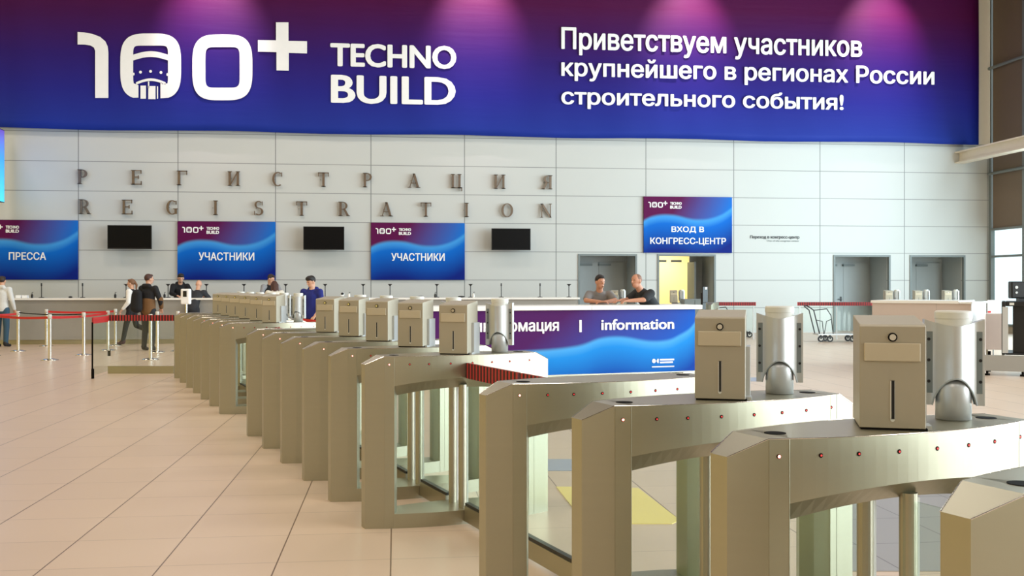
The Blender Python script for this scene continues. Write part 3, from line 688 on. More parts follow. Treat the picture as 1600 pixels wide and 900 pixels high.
def make_collector(loc, label):
    t = thing('card_collector', label, 'card collector box', loc, -math.radians(20.5), 'card collector boxes on the turnstiles')
    w_, dp = .094, .24
    bm = B()
    prof = [(0, .006), (0, .312), (.008, .318), (dp, .34), (dp, .006)]
    lo = [bm.verts.new((-w_, y, z)) for y, z in prof]; hi = [bm.verts.new((w_, y, z)) for y, z in prof]
    bm.faces.new(lo); bm.faces.new(list(reversed(hi)))
    for i in range(5): bm.faces.new((lo[i], lo[(i+1) % 5], hi[(i+1) % 5], hi[i]))
    obj('case', bm, 'taupe', t, bevel=.002)
    obj('foot', box(B(), -w_+.004, w_+.006, .004, dp-.004, 0, .006), 'dark', t)
    lk = B(); tube(lk, (0, 0, .28), (0, -.004, .28), .0135, n=20); l = obj('lock', lk, 'dark', t)
    lk = B(); tube(lk, (0, -.004, .28), (0, -.006, .28), .0095, n=20); obj('lock_core', lk, 'chrome', l)
    obj('cover_plate', box(B(), -.082, .079, -.006, 0, .207, .263), 'plate', t, bevel=.003)
    sl = B(); tube(sl, (0, .001, .032), (0, -.0015, .032), .0065, n=12); box(sl, -.0065, .0065, -.0015, .001, .032, .148); s1 = obj('card_slot', sl, 'cap', t)
    obj('slot_gap', box(B(), -.0035, .0055, -.002, .0, .034, .15), 'black', s1)
    br = B(); box(br, w_, w_+.016, .10, .235, 0.0, .2); box(br, w_, w_+.022, .03, .1, 0, .012)
    obj('side_bracket', br, 'silver', t)
    return t
def make_reader(loc, label):
    t = thing('pass_reader', label, 'pass reader', loc, -math.radians(20.5), 'silver pass readers on the turnstiles')
    obj('column', lathe(B(), [(.055, 0), (.055, .10), (.05, .125), (.02, .135)], 32), 'silver', t, True)
    bm = B(); n = 48; rows = []; R = .062
    xs_ = [-.091+.182*i/n for i in range(n+1)]
    def yv(x): return -(.022+.041*math.cos(PI*x/.15)**2) if abs(x) < .075 else -.022
    def zb(x): 
        a = abs(x); return .046 if a > .068 else .046+(.134-.046)*(1-(a/.068)**2)**.75
    def zt(x): a = abs(x)/.091; return .303+.022*a**1.6
    top = []; 
    for side in (-1, 1):
        g = [[bm.verts.new((x, yv(x)*(1 if side < 0 else -1), zb(x)+(zt(x)-zb(x))*j/8)) for j in range(9)] for x in xs_]
        for i in range(n):
            for j in range(8): bm.faces.new((g[i][j], g[i+1][j], g[i+1][j+1], g[i][j+1]))
        top.append(g)
    a, b = top
    for i in range(n):
        bm.faces.new((a[i][8], a[i+1][8], b[i+1][8], b[i][8])); 
    for i in (0, n):
        for j in range(8): bm.faces.new((a[i][j], a[i][j+1], b[i][j+1], b[i][j]))
    for i in range(n):
        if abs(xs_[i]) > .066 and abs(xs_[i+1]) > .066: bm.faces.new((a[i][0], a[i+1][0], b[i+1][0], b[i][0]))
    h = obj('housing', bm, 'silver', t, True)
    e = h.modifiers.new('edges', 'EDGE_SPLIT'); e.split_angle = math.radians(40)
    for f in (-1, 1):  # dark rim of the arch
        rim = B()
        pts = [(-.068+.136*i/24, -f*yv(-.068+.136*i/24), zb(-.068+.136*i/24)) for i in range(25)]
        path(rim, pts, .0028, 6); obj('arch_rim', rim, 'doorgrey', h)
    for s in (-1, 1):
        for z in (.26, .192, .123): obj('sensor_eye', tube(B(), (s*.078, -.02, z), (s*.078, -.0245, z), .0052, n=12), 'black', t)
        rc = B(); prism(rc, [(s*.066, -.0225), (s*.084, -.0225), (s*.084, -.0235), (s*.066, -.0235)], .085, .285); obj('wing_recess', rc, 'frame', t)
    obj('cap', lathe(B(), [(.055, .295), (.0555, .327), (.0575, .3275), (.0575, .347), (.053, .352)], 32), 'cap', t, True).modifiers.new('e', 'EDGE_SPLIT')
    return t
groups = [('near', [1.583, 2.427, 3.303, 4.21], 'nearest'), ('middle', [6.165, 7.03, 7.87, 8.72, 9.58, 10.43], 'middle'), ('far', [12.37, 13.23, 14.08, 14.95, 15.77, 16.65, 17.5], 'farthest')]
T0 = C0 = R0 = None; leafs = {}
for gi, (gn, vs, gw) in enumerate(groups):
    for i, v in enumerate(vs):
        x, y = UV(UC, v)
        lab = 'brushed steel turnstile, %s from the camera in the %s group' % (ORD[i], gw)
        if i == len(vs)-1: lab += ', nothing on top'
        if T0 is None: T0 = make_turnstile((x, y, 0), lab, 'steel turnstiles in the long row')
        else: copy_tree(T0, (x, y, 0), label=lab)
        if i == len(vs)-1 or (gi == 0 and i == 0): continue
        bx, by = UV(2.292, v-.095)
        lab = 'grey card collector box on the %s turnstile of the %s group' % (ORD[i], gw)
        if C0 is None: C0 = make_collector((bx, by, 1.068), lab)
        else: copy_tree(C0, (bx, by, 1.068), label=lab)
        rx, ry = UV(2.665, v+.02)
        lab = 'silver cylindrical pass reader behind the box on the %s turnstile of the %s group' % (ORD[i], gw)
        if R0 is None: R0 = make_reader((rx, ry, 1.0697), lab)
        else: copy_tree(R0, (rx, ry, 1.0697), label=lab)
def leaf(v0, v1, label):
    x, y = UV(UC, v0); L = round(v1-v0, 3)
    if L in leafs: copy_tree(leafs[L], (x, y, 0), label=label)
    else: leafs[L] = make_leaf(L, (x, y, 0), label, A17+PI/2, L > .7)
for gi, (gn, vs, gw) in enumerate(groups):
    for i in range(len(vs)-1):
        m_ = (vs[i]+vs[i+1])/2; L = .262
        leaf(m_-L, m_+L, 'clear glass gate between the %s and %s turnstiles of the %s group' % (ORD[i], ORD[i+1], gw))
for a, b, wn in ((4.21, 6.165, 'near and middle'), (10.43, 12.37, 'middle and far')):
    m_ = (a+b)/2
    leaf(a+.172, m_-.015, 'striped glass gate between the %s turnstile groups, nearer half' % wn)
    leaf(m_+.015, b-.172, 'striped glass gate between the %s turnstile groups, farther half' % wn)

# glass fence with an open leaf at the far end of the row
def fence(name, p0, p1, label, z0, z1, bandm, skirt, g='glass'):
    L = math.hypot(p1[0]-p0[0], p1[1]-p0[1]); t = thing(name, label, 'glass barrier', (p0[0], p0[1], 0), math.atan2(p1[1]-p0[1], p1[0]-p0[0]))
    obj('glass_pane', box(B(), 0, L, -.006, .006, z0, z1), g, t)
    obj('warning_band', box(B(), 0, L, -.0105, .0105, z1-.1, z1+.002), bandm, t)
    if skirt:
        obj('skirt', box(B(), 0, L, -.022, .022, 0, .13), 'steel', t)
    return t
f1 = fence('glass_barrier', at(169, 17.6), at(272, 17.6), 'glass barrier with red and black striped band left of the turnstile row', .13, 1.01, 'hazard', True)
f2 = fence('glass_barrier', at(144.5, 16.6), at(168.5, 17.55), 'glass barrier leaf with solid red band standing open at left of the row', .05, .995, 'red', False)
obj('hinge', box(B(), .0, .03, -.02, .02, .0, .16), 'dark', f2); obj('hinge', box(B(), 1.02, 1.06, -.02, .02, .3, .4), 'dark', f2)
obj('edge_seal', box(B(), -.012, .0, -.012, .012, .0, .92), 'dark', f2)

# ------------------------------------------------------------------ stanchions and belts
S0 = None; SP = {}
def stanchion(key, px, base_y, label):
    global S0
    d = CH*F/(base_y-HY); x, y = at(px, d); SP[key] = (x, y)
    if S0 is None:
        t = thing('stanchion', label, 'stanchion', (x, y, 0), 0, 'steel queue stanchions')
        obj('base_disc', lathe(B(), [(.17, 0), (.17, .012), (.10, .03), (.035, .04)], 32), 'chrome', t, True)
        obj('post', tube(B(), (0, 0, .035), (0, 0, .84), .035, n=24), 'chrome', t, False)
        obj('belt_head', lathe(B(), [(.04, .84), (.04, .925), (.034, .935)], 24), 'cap', t, True)
        S0 = t
    else: copy_tree(S0, (x, y, 0), label=label)
stanchion('A', 28.4, 549, 'steel stanchion nearest the man in the pale hoodie')
stanchion('B', 72.6, 541, 'steel stanchion partly hidden just behind the front one by the counter')
stanchion('C', 77.8, 563, 'steel stanchion standing nearest the camera left of the glass barrier')
stanchion('D', 130.8, 555, 'steel stanchion just left of the open glass leaf')
stanchion('E', 180.4, 540, 'steel stanchion at the walking woman near the counter')
stanchion('F', 168.7, 547.5, 'steel stanchion seen through the open glass leaf')
stanchion('G', 235.2, 562, 'steel stanchion in front of the man with the backpack')
stanchion('H', 245.7, 550.5, 'steel stanchion close behind the one before the backpack man')
stanchion('I', -12, 556, 'steel stanchion at the left edge of the picture')
stanchion('J', 278, 549, 'steel stanchion behind the far end of the turnstile row')
stanchion('K', 345, 552, 'steel stanchion behind the turnstiles with dispenser before it')
stanchion('L', 470, 571, 'steel stanchion hidden behind turnstiles near the man in blue')
stanchion('N', 536, 573, 'steel stanchion hidden behind turnstiles right of the man in blue')
def belt(a, b, label, m='red', z=.875, h=.05):
    p, q = SP[a] if isinstance(a, str) else a, SP[b] if isinstance(b, str) else b
    L = math.hypot(q[0]-p[0], q[1]-p[1]); t0 = .042/L
    bm = B(); n = 14; pr = []
    for i in range(n+1):
        s = t0+(1-2*t0)*i/n; zz = z-.03*4*s*(1-s)
        X = p[0]+(q[0]-p[0])*s; Y = p[1]+(q[1]-p[1])*s
        r = [bm.verts.new((X-p[0]+dx, Y-p[1]+dy, zz+dz)) for dx, dy, dz in ((0, -.002, -h/2), (0, .002, -h/2), (0, .002, h/2), (0, -.002, h/2))]
        if pr:
            for k in range(4): bm.faces.new((pr[k], pr[(k+1) % 4], r[(k+1) % 4], r[k]))
        else: bm.faces.new(r)
        pr = r
    bm.faces.new(pr)
    o = obj('queue_belt', bm, m); o.location = (p[0], p[1], 0); tag(o, label, 'belt', 'retractable queue belts')
belt('B', 'E', 'red queue belt before the counter reaching the walking woman')
belt('I', 'C', 'red queue belt running to the left edge from the front stanchion')
belt('C', 'F', 'red queue belt from the front stanchion to behind the glass leaf')
belt('A', at(-40, 23.0), 'red queue belt in front of the man in the pale hoodie')
belt('A', 'D', 'thin dark queue belt between two stanchions at left', 'dark', .90, .02)
belt('J', 'K', 'red queue belt behind the far end of the turnstile row')
belt('L', 'N', 'red queue belt at the hand of the man in blue')

# hand sanitizer dispenser stand
x, y = at(291, 19.2)
t = thing('sanitizer_stand', 'white hand sanitizer dispenser on a thin pole behind the turnstiles', 'sanitizer dispenser', (x, y, 0), -.15)
obj('base_plate', box(B(), -.17, .17, -.17, .17, 0, .012), 'white', t); obj('pole', tube(B(), (0, 0, .012), (0, 0, 1.2), .02, n=12), 'chrome', t)
d_ = obj('dispenser', box(B(), -.085, .085, -.07, .05, 1.17, 1.46), 'white', t, bevel=.02)
bm = B(); prism(bm, [(-.035, -.077), (.035, -.077), (.028, -.069), (-.028, -.069)], 1.31, 1.42); obj('drip_window', bm, 'black', d_)

# ------------------------------------------------------------------ information desk
p0 = Vector(cam2w((676-800)/F*15.4, 15.4)); p1 = Vector(cam2w((1086-800)/F*16.85, 16.85)); L = (p1-p0).length; ang = math.atan2(p1.y-p0.y, p1.x-p0.x)
dk = thing('information_desk', 'white topped information desk with blue and purple printed front', 'desk', (p0.x, p0.y, 0), ang)
obj('front_panel', box(B(), 0, L, 0, .04, .11, 1.13), 'wave2', dk)
obj('side_panel', box(B(), 0.01, .05, .04, .7, .0, 1.13), 'whitepl', dk); obj('side_panel', box(B(), L-.05, L-.01, .04, .7, .0, 1.13), 'whitepl', dk); obj('back_panel', box(B(), .01, L-.01, .7, .75, .0, 1.13), 'whitepl', dk)
obj('plinth', box(B(), 0.0, L, .01, .04, 0, .11), 'steel', dk)
obj('counter_top', box(B(), -.06, L/2+.35, -.07, .85, 1.13, 1.2), 'whitepl', dk, bevel=.004); obj('counter_top', box(B(), L/2+.354, L+.1, -.07, .85, 1.13, 1.2), 'whitepl', dk, bevel=.004)
obj('floor_vent', box(B(), L-.75, L-.22, -.004, .01, .06, .09), 'dark', dk)
ux = lambda px: (lambda t: (p0.y*0+ (lambda A, Bv: A/Bv)((cam2w(t, 1)[0]*p0.y - cam2w(t, 1)[1]*p0.x), (cam2w(t, 1)[1]*math.cos(ang) - cam2w(t, 1)[0]*math.sin(ang))) ))((px-800)/F)
def dz_(px, py):
    s_ = ux(px); X = p0.x+s_*math.cos(ang); Yy = p0.y+s_*math.sin(ang); d = X*sn+Yy*cs; return CH+(HY-py)*d/F
text('lettering', 'информация', ux(742), ux(873), dz_(810, 523), dz_(810, 499), -.006, 'white', dk, .035, .006, world=False)
obj('lettering', box(B(), ux(905), ux(908.5), -.01, 0, dz_(907, 519), dz_(907, 500)), 'white', dk)
text('lettering', 'information', ux(939), ux(1053), dz_(996, 515), dz_(996, 498), -.006, 'white', dk, .035, .006, world=False)
lg = shape('emblem', [sq((ux(1021.5)), dz_(1021, 564), .033, .035, 2, 24), [(ux(1025.5)+.02, dz_(1026, 567.3)), (ux(1029), dz_(1026, 567.3)), (ux(1029), dz_(1026, 560.7)), (ux(1025.5)+.02, dz_(1026, 560.7)), (ux(1025.4), dz_(1026, 564))]], .006, -.006, 'white', dk, world=False)
for a, b, zt_, zb_ in ((1031, 1053, 560.8, 563.3), (1031, 1051, 564.9, 567.4), (1018.5, 1053, 571.9, 573.6)):   # lines too small to read
    obj('small_lettering', box(B(), ux(a), ux(b), -.009, -.001, dz_(1036, zb_), dz_(1036, zt_)), 'white', dk)

# ------------------------------------------------------------------ right background
x0, y0 = at(1362.7, 18.8)
dd = thing('reception_desk', 'large pale pinkish reception desk with white top at the right', 'desk', (x0, y0, 0), -TH-math.radians(35))
obj('front_panel', box(B(), 0, 1.7, 0, .04, 0, 1.2), 'beige', dd)
obj('side_panel', box(B(), .0, .04, .04, 1.35, 0, 1.2), 'beige', dd); obj('side_panel', box(B(), 1.66, 1.7, .04, 1.35, 0, 1.2), 'beige', dd)
obj('panel_joint', box(B(), 1.12, 1.125, -.0015, 0, .02, 1.2), 'counter', dd)
obj('counter_top', box(B(), -.02, 1.5, -.03, 1.37, 1.2, 1.25), 'whitepl', dd, bevel=.003); obj('counter_top', box(B(), 1.505, 1.72, -.03, 1.37, 1.2, 1.23), 'whitepl', dd, bevel=.003)
x0, y0 = at(1545, 18.9)
t = thing('low_cabinet', 'plain beige low cabinet between the reception desk and the scanner', 'cabinet', (x0, y0, 0), -TH-.4)
obj('cabinet_body', box(B(), -.05, .30, 0, .5, .33, 1.0), 'beige', t, bevel=.004); bm = B()
for a in (-.03, .24):
    for b_ in (.03, .45): box(bm, a, a+.02, b_, b_+.02, 0, .33)
obj('leg_frame', bm, 'steel', t)
nb = thing('notice_board', 'white notice with red corner above the beige cabinet', 'notice', (*at(1553, 19.9), 0), -TH)
obj('board', box(B(), -.125, .125, 0, .01, .82, 1.24), 'white', nb); obj('red_mark', box(B(), -.12, -.06, -.004, 0, .99, 1.03), 'red', nb); obj('support', tube(B(), (0, .03, 0), (0, .03, 1.2), .012, n=8), 'frame', nb)
# x-ray baggage scanner
x0, y0 = at(1565, 17.2)
xr = thing('baggage_scanner', 'black baggage x-ray scanner with grey roller table at right edge', 'baggage scanner', (x0, y0, 0), -TH-math.radians(26))
bm = B(); box(bm, 0, .06, 0, 1.0, .35, 1.25); box(bm, .06, 1.2, 0, 1.0, 1.17, 1.25); box(bm, .06, 1.2, 0, 1, .35, .38); box(bm, 1.14, 1.2, 0, 1, .38, 1.17); obj('tunnel_housing', bm, 'black', xr, bevel=.01)
obj('side_trim', box(B(), .012, .1, -.012, -.001, .38, 1.16), 'silver', xr); obj('curtain', box(B(), .17, 1.12, .12, .14, .38, 1.17), 'black', xr); obj('label_plate', box(B(), .12, .19, -.005, -.0005, 1.19, 1.23), 'cap', xr)
bm = B(); box(bm, -.4, 1.2, -.1, .02, .29, .34); box(bm, -.4, 1.2, -.1, -.04, .08, .29); obj('conveyor_table', bm, 'counter', xr)
for a in (-.22, .32): 
    bm = B(); tube(bm, (a, -.06, .03), (a, -.06, .12), .02, n=10); tube(bm, (a, -.06, 0), (a, -.06, .03), .045, n=12); obj('foot', bm, 'dark', xr)
for a in (-.2, 1.0):
    bm = B(); tube(bm, (a, .8, 0), (a, .8, .36), .025, n=10); obj('leg', bm, 'dark', xr)
mo = thing('monitor', 'boxy black monitor on top of the baggage scanner', 'monitor', (*at(1596, 17.4), 1.25), -TH-.1)
bm = B(); box(bm, -.18, .25, -.05, .12, .05, .34); obj('monitor_case', bm, 'black', mo, bevel=.02); obj('monitor_foot', box(B(), -.05, .1, -.02, .1, 0, .06), 'black', mo)
obj('knob', tube(tube(B(), (-.1, -.05, .24), (-.1, -.06, .24), .025, n=16), (-.1, -.05, .15), (-.1, -.06, .15), .02, n=16), 'silver', mo)

# far turnstiles behind the information desk and behind the reception desk
far_rz = math.radians(66)
for px, d, wn, hasbox in ((1060, 27.5, 'before the open lit doorway', 1), (1113, 27.8, 'left of the striped glass barrier by the doors', 0), (968, 28.5, 'between the two men at the information desk', 1),
                  (1396, 27, 'behind the left part of the reception desk', 1), (1442, 27, 'behind the middle of the reception desk', 1), (1488, 27, 'behind the right part of the reception desk', 1)):
    x, y = at(px, d); copy_tree(T0, (x, y, 0), far_rz, 'steel turnstile in the background, '+wn, 'steel turnstiles by the doors')
    if hasbox:
        x2, y2 = at(px-8, d+.0); copy_tree(C0, (x2, y2-.05, 1.068), math.radians(-12), 'grey card collector box in the background, '+wn)
        x3, y3 = at(px+5, d+.3); copy_tree(R0, (x3, y3, 1.0697), math.radians(-60), 'silver pass reader in the background, '+wn)
fence('glass_barrier', at(1119, 29), at(1181, 29), 'glass barrier with striped band right of the open lit doorway', .22, 1.06, 'hazard', False)
b2 = fence('glass_barrier', at(1246, 29), at(1368, 29), 'glass barrier with striped band behind the luggage trolley', .22, 1.06, 'hazard', False)
for t_, xs2 in ((b2, (.05, 1.1, 2.2)), (bpy.data.objects['glass_barrier.002'], (.05, 1.05))):
    for q in xs2: obj('support_post', box(B(), q, q+.03, -.015, .015, 0, .93), 'silver', t_)
x, y = at(1099, 22.5); t = thing('tablet_stand', 'tall black tablet stand between the information desk and the lit doorway', 'stand', (x, y, 0), .5)
obj('post', box(B(), -.05, .05, -.03, .03, .02, 1.36), 'black', t); obj('base_plate', box(B(), -.2, .2, -.2, .2, 0, .02), 'black', t); obj('tablet', box(B(), -.08, .08, -.06, -.03, 1.15, 1.5), 'black', t, bevel=.008); obj('tablet_white_patch', box(B(), -.01, .05, -.064, -.06, 1.44, 1.49), 'white', t)  # plain white patch near the top of the tablet
x, y = at(1081, 26.3); t = thing('storage_cabinet', 'dark grey storage cabinet in front of the lit doorway', 'cabinet', (x, y, 0), -TH)
obj('cabinet_body', box(B(), -.2, .36, 0, .5, 0, 1.18), 'frame', t, bevel=.005); obj('cabinet_door', box(B(), -.19, .07, -.02, 0, .04, 1.16), 'frame', t); obj('cabinet_door', box(B(), .08, .35, -.02, 0, .04, 1.16), 'frame', t)

# office chair behind the desk
x, y = at(1033, 18.6); t = thing('office_chair', 'dark green backed office chair behind the man in black', 'chair', (x, y, 0), .3)
obj('backrest', box(B(), -.2, .2, .2, .26, .62, 1.16), 'frame', t, bevel=.03); obj('seat', box(B(), -.23, .23, -.22, .24, .45, .52), 'frame', t, bevel=.02); obj('gas_lift', tube(B(), (0, 0, .08), (0, 0, .45), .03, n=12), 'black', t)
bm = B()
for k in range(5): a = 2*PI*k/5; tube(bm, (0, 0, .1), (.28*math.cos(a), .28*math.sin(a), .06), .02, n=8); ball(bm, (.28*math.cos(a), .28*math.sin(a), .035), (.035, .035, .035), 10, 8)
obj('star_base', bm, 'black', t)
bm = B(); box(bm, -.03, .03, .24, .3, .5, .8); obj('back_bracket', bm, 'black', t)

# luggage trolleys
def trolley(px, d, rz, label):
    x, y = at(px, d); t = thing('luggage_trolley', label, 'trolley', (x, y, 0), rz)
    for s in (-.22, .22):
        path_bm = path(B(), [(-.58, s, .95), (-.46, s, .86), (-.30, s, .22)], .016); obj('side_tube', path_bm, 'black', t)
    obj('handle_bar', path(B(), [(-.58, -.22, .95), (-.62, -.12, .98), (-.62, .12, .98), (-.58, .22, .95)], .018), 'black', t)
    bk = path(B(), [(-.46, -.22, .86), (-.1, -.2, .9), (.02, -.18, .72), (.08, -.18, .22)], .012); path(bk, [(-.4, -.2, .6), (-.22, -.2, .56), (-.18, -.18, .22)], .01); path(bk, [(.04, -.18, .62), (-.1, -.18, .56), (-.16, -.18, .22)], .01); obj('basket_frame', bk, 'black', t)
    pf = B(); box(pf, -.34, .68, -.25, .25, .19, .22); obj('platform', pf, 'silver', t)
    for a, s in ((-.26, -.2), (-.02, -.22), (.6, -.2), (-.02, .22), (.6, .2)):
        f_ = obj('wheel_fork', box(B(), a-.02, a+.02, s-.03, s+.03, .08, .19), 'black', t)
        w_ = obj('wheel', tube(B(), (a, s-.018, .085), (a, s+.018, .085), .085, n=20), 'black', t)
        obj('hub', tube(B(), (a, s-.022, .085), (a, s+.022, .085), .045, n=14), 'cap', w_)
    return t
trolley(1294, 27.8, -TH+.0, 'black framed luggage trolley standing before the striped glass barrier')
trolley(1137, 30.2, -TH, 'luggage trolley mostly hidden behind the near box, one wheel showing')

# ------------------------------------------------------------------ people
def cap_(bm, p0, p1, r0, r1, n=12, side=None, flat=1.0):
    p0, p1 = Vector(p0), Vector(p1); ax = (p1-p0); Ln = ax.length or 1e-5; ax = ax/Ln
    s = Vector(side) if side else ax.orthogonal(); s = (s-ax*s.dot(ax)).normalized(); t = ax.cross(s)
    rings = []
    for k in range(0, 5): a = PI/2*(1-k/4); rings.append((p0-ax*r0*math.sin(a)*(flat if side else 1), r0*math.cos(a)+1e-4))
    for k in range(0, 5): a = PI/2*k/4; rings.append((p1+ax*r1*math.sin(a)*(flat if side else 1), r1*math.cos(a)+1e-4))
    vs = [[bm.verts.new(c+r*(s*math.cos(2*PI*i/n)+t*flat*math.sin(2*PI*i/n))) for i in range(n)] for c, r in rings]
    for a, b in zip(vs, vs[1:]):
        for i in range(n): bm.faces.new((a[i], a[(i+1) % n], b[(i+1) % n], b[i]))
    bm.faces.new(list(reversed(vs[0]))); bm.faces.new(vs[-1]); return bm
def fused(name, bm, m, parent, voxel=.01, smooth=4):
    bmesh.ops.recalc_face_normals(bm, faces=bm.faces)
    me = bpy.data.meshes.new(name+'_src'); bm.to_mesh(me); bm.free()
    o = bpy.data.objects.new('tmp', me); COL.objects.link(o)
    r = o.modifiers.new('r', 'REMESH'); r.mode = 'VOXEL'; r.voxel_size = voxel
    s = o.modifiers.new('s', 'SMOOTH'); s.iterations = smooth; s.factor = .5
    dg = bpy.context.evaluated_depsgraph_get(); dg.update(); me2 = bpy.data.meshes.new_from_object(o.evaluated_get(dg))
    COL.objects.unlink(o); bpy.data.objects.remove(o)
    me2.name = name
    return link_mesh(name, me2, m, parent, smooth=True)
def cloth(name, c, rough=.85): return mat(name, srgb(*c), rough, noise=.08, nscale=20)
def person(px, d, face, label, top, legs=(40, 42, 48), sleeve='long', hairc=(50, 36, 28), hair='short', skin='skin', pose={}, scale=1.0, shoes=(25, 25, 28), vest=None, z=0):
    x, y = at(px, d); t = thing('person', label, 'person', (x, y, z), face); t.scale = (scale,)*3
    J = dict(pelvis=(0, 0, .96), waist=(0, 0, 1.10), chest=(0, .0, 1.33), neck=(0, -.01, 1.49), head=(0, .02, 1.635),
             shL=(-.185, 0, 1.43), shR=(.185, 0, 1.43), elL=(-.25, -.02, 1.14), elR=(.25, -.02, 1.14), wrL=(-.26, .08, .89), wrR=(.26, .08, .89),
             hipL=(-.095, 0, .92), hipR=(.095, 0, .92), knL=(-.105, .02, .50), knR=(.105, .02, .50), anL=(-.11, -.02, .09), anR=(.11, -.02, .09), toL=(-.13, .13, .035), toR=(.13, .13, .035))
    J.update(pose.get('J', {})); J = {k: Vector(v) for k, v in J.items()}
    look = pose.get('look', 0); nod = pose.get('nod', 0)
    HR = Matrix.Rotation(look, 3, 'Z') @ Matrix.Rotation(-nod, 3, 'X')
    hd = J['head']; hp = lambda p: hd + HR @ Vector(p)
    X = (J['shR']-J['shL']).normalized()
    b = B()
    cap_(b, J['pelvis'], J['waist'], .145, .125, 16, X, .72); cap_(b, J['waist'], J['chest'], .125, .15, 16, X, .68); cap_(b, J['chest'], (J['neck']+J['chest'])/2, .15, .10, 16, X, .68)
    cap_(b, J['neck']-(J['neck']-J['chest'])*.35, hp((0, -.015, -.05)), .062, .055)
    ball(b, hp((0, 0, .02)), (.076, .094, .098), rot=HR); ball(b, hp((0, .025, -.05)), (.055, .062, .062), rot=HR)
    cap_(b, hp((0, .088, .02)), hp((0, .108, -.018)), .009, .014, 8); ball(b, hp((0, .085, -.06)), (.022, .014, .012), 8, 6, HR)
    for s in (-1, 1): ball(b, hp((s*.078, -.005, .0)), (.012, .02, .032), 8, 8, HR)
    for s, q in ((-1, 'L'), (1, 'R')):
        sh, el, wr = J['sh'+q], J['el'+q], J['wr'+q]
        cap_(b, J['chest']+(sh-J['chest'])*.6, sh, .07, .06); cap_(b, sh, el, .055, .042); cap_(b, el, wr, .042, .027)
        fd = (wr-el).normalized(); hdir = pose.get('hand'+q, fd); hdir = Vector(hdir).normalized()
        sd = hdir.cross(Vector((0, 0, 1))); sd = sd.normalized() if sd.length > .2 else Vector((0, 1, 0)); up = sd.cross(hdir)
        pm = wr+hdir*.09
        cap_(b, wr+hdir*.015, pm-hdir*.01, .036, .04, 12, sd, .45)
        for k, (o_, ln) in enumerate(((-.03, .062), (-.01, .075), (.01, .07), (.03, .055))):
            a0 = pm+sd*o_; a1 = a0+hdir*ln*.55-up*.01; a2 = a1+hdir*ln*.35-up*.028; cap_(b, a0, a1, .0098, .0092, 8); cap_(b, a1, a2, .0092, .0085, 8)
        a0 = wr+hdir*.03-sd*s*.03; a1 = a0+hdir*.035-sd*s*.022; cap_(b, a0, a1, .012, .011, 8); cap_(b, a1, a1+hdir*.03-up*.006, .011, .009, 8)
        hi, kn, an, to = J['hip'+q], J['kn'+q], J['an'+q], J['to'+q]
        cap_(b, hi, kn, .085, .055); cap_(b, kn, an, .056, .036); cap_(b, an, to, .036, .03)
    fused('body', b, skin, t, .0085, 3)
    # clothes
    c = B(); e = .016
    cap_(c, J['pelvis']+(J['waist']-J['pelvis'])*-.1, J['waist'], .152+e, .135+e, 16, X, .76); cap_(c, J['waist'], J['chest'], .135+e, .155+e, 16, X, .74); cap_(c, J['chest'], J['chest']+(J['neck']-J['chest'])*.55, .155+e, .10+e, 16, X, .72)
    if hair == 'hood' or pose.get('hood'): cap_(c, J['neck']+Vector((-.07, -.06, 0)), J['neck']+Vector((.07, -.06, 0)), .055, .055)
    for q in 'LR':
        sh, el, wr = J['sh'+q], J['el'+q], J['wr'+q]
        cap_(c, J['chest']+(sh-J['chest'])*.5, sh, .08, .066+e*.6)
        if sleeve == 'long': cap_(c, sh, el, .064+e*.5, .052+e*.5); cap_(c, el, el+(wr-el)*.93, .052+e*.5, .038+e*.3)
        elif sleeve == 'half': cap_(c, sh, sh+(el-sh)*.72, .064+e*.5, .06+e*.5)
        elif sleeve == 'three': cap_(c, sh, el, .064+e*.5, .055+e*.5); cap_(c, el, el+(wr-el)*.3, .052+e*.5, .048+e*.3)
    shirt = fused('jacket' if sleeve == 'long' else 'shirt', c, cloth('top_cloth', top), t, .013, 4)
    if vest:
        c = B(); cap_(c, J['pelvis']+Vector((0, 0, .0)), J['waist'], .162+e, .145+e, 16, X, .8); cap_(c, J['waist'], J['chest'], .145+e, .168+e, 16, X, .78); cap_(c, J['chest'], J['chest']+(J['neck']-J['chest'])*.5, .168+e, .11+e, 16, X, .76)
        fused('vest', c, cloth('vest_cloth', vest), t, .013, 4)
    c = B(); cap_(c, J['pelvis'], J['pelvis']-(J['waist']-J['pelvis'])*.4, .15, .15, 16, X, .76)
    for q in 'LR':
        hi, kn, an = J['hip'+q], J['kn'+q], J['an'+q]; cap_(c, hi, kn, .098, .072); cap_(c, kn, an+(kn-an)*.06, .072, .058)
    fused('trousers', c, cloth('trouser_cloth', legs), t, .013, 4)
    for q in 'LR':
        an, to = J['an'+q], J['to'+q]; c = B(); fd = (to-an); 
        cap_(c, an+Vector((0, -.01, 0))-fd*.1, an+fd*.3, .05, .046); cap_(c, an-Vector((0, 0, .035))-fd*.1, to, .047, .036)
        o_ = fused('shoe', c, cloth('shoe_leather', shoes, .6), t, .01, 2)
    if hair != 'bald':
        c = B(); hcl = cloth('hair', hairc, .6)
        ball(c, hp((0, -.018, .042)), (.084, .094, .094), rot=HR)
        ball(c, hp((0, .045, .095)), (.06, .045, .03), rot=HR)
        if hair == 'pony': cap_(c, hp((0, -.09, .06)), hp((.0, -.15, -.03)), .035, .03); cap_(c, hp((0, -.15, -.03)), hp((.0, -.13, -.22)), .032, .012)
        if hair == 'longh': cap_(c, hp((-.05, -.03, .0)), hp((-.07, .0, -.2)), .06, .035); cap_(c, hp((.05, -.03, .0)), hp((.07, -.0, -.2)), .06, .035); cap_(c, hp((0, -.07, 0)), hp((0, -.08, -.2)), .06, .05)
        if hair == 'thick': ball(c, hp((0, .02, .085)), (.082, .08, .055), rot=HR)
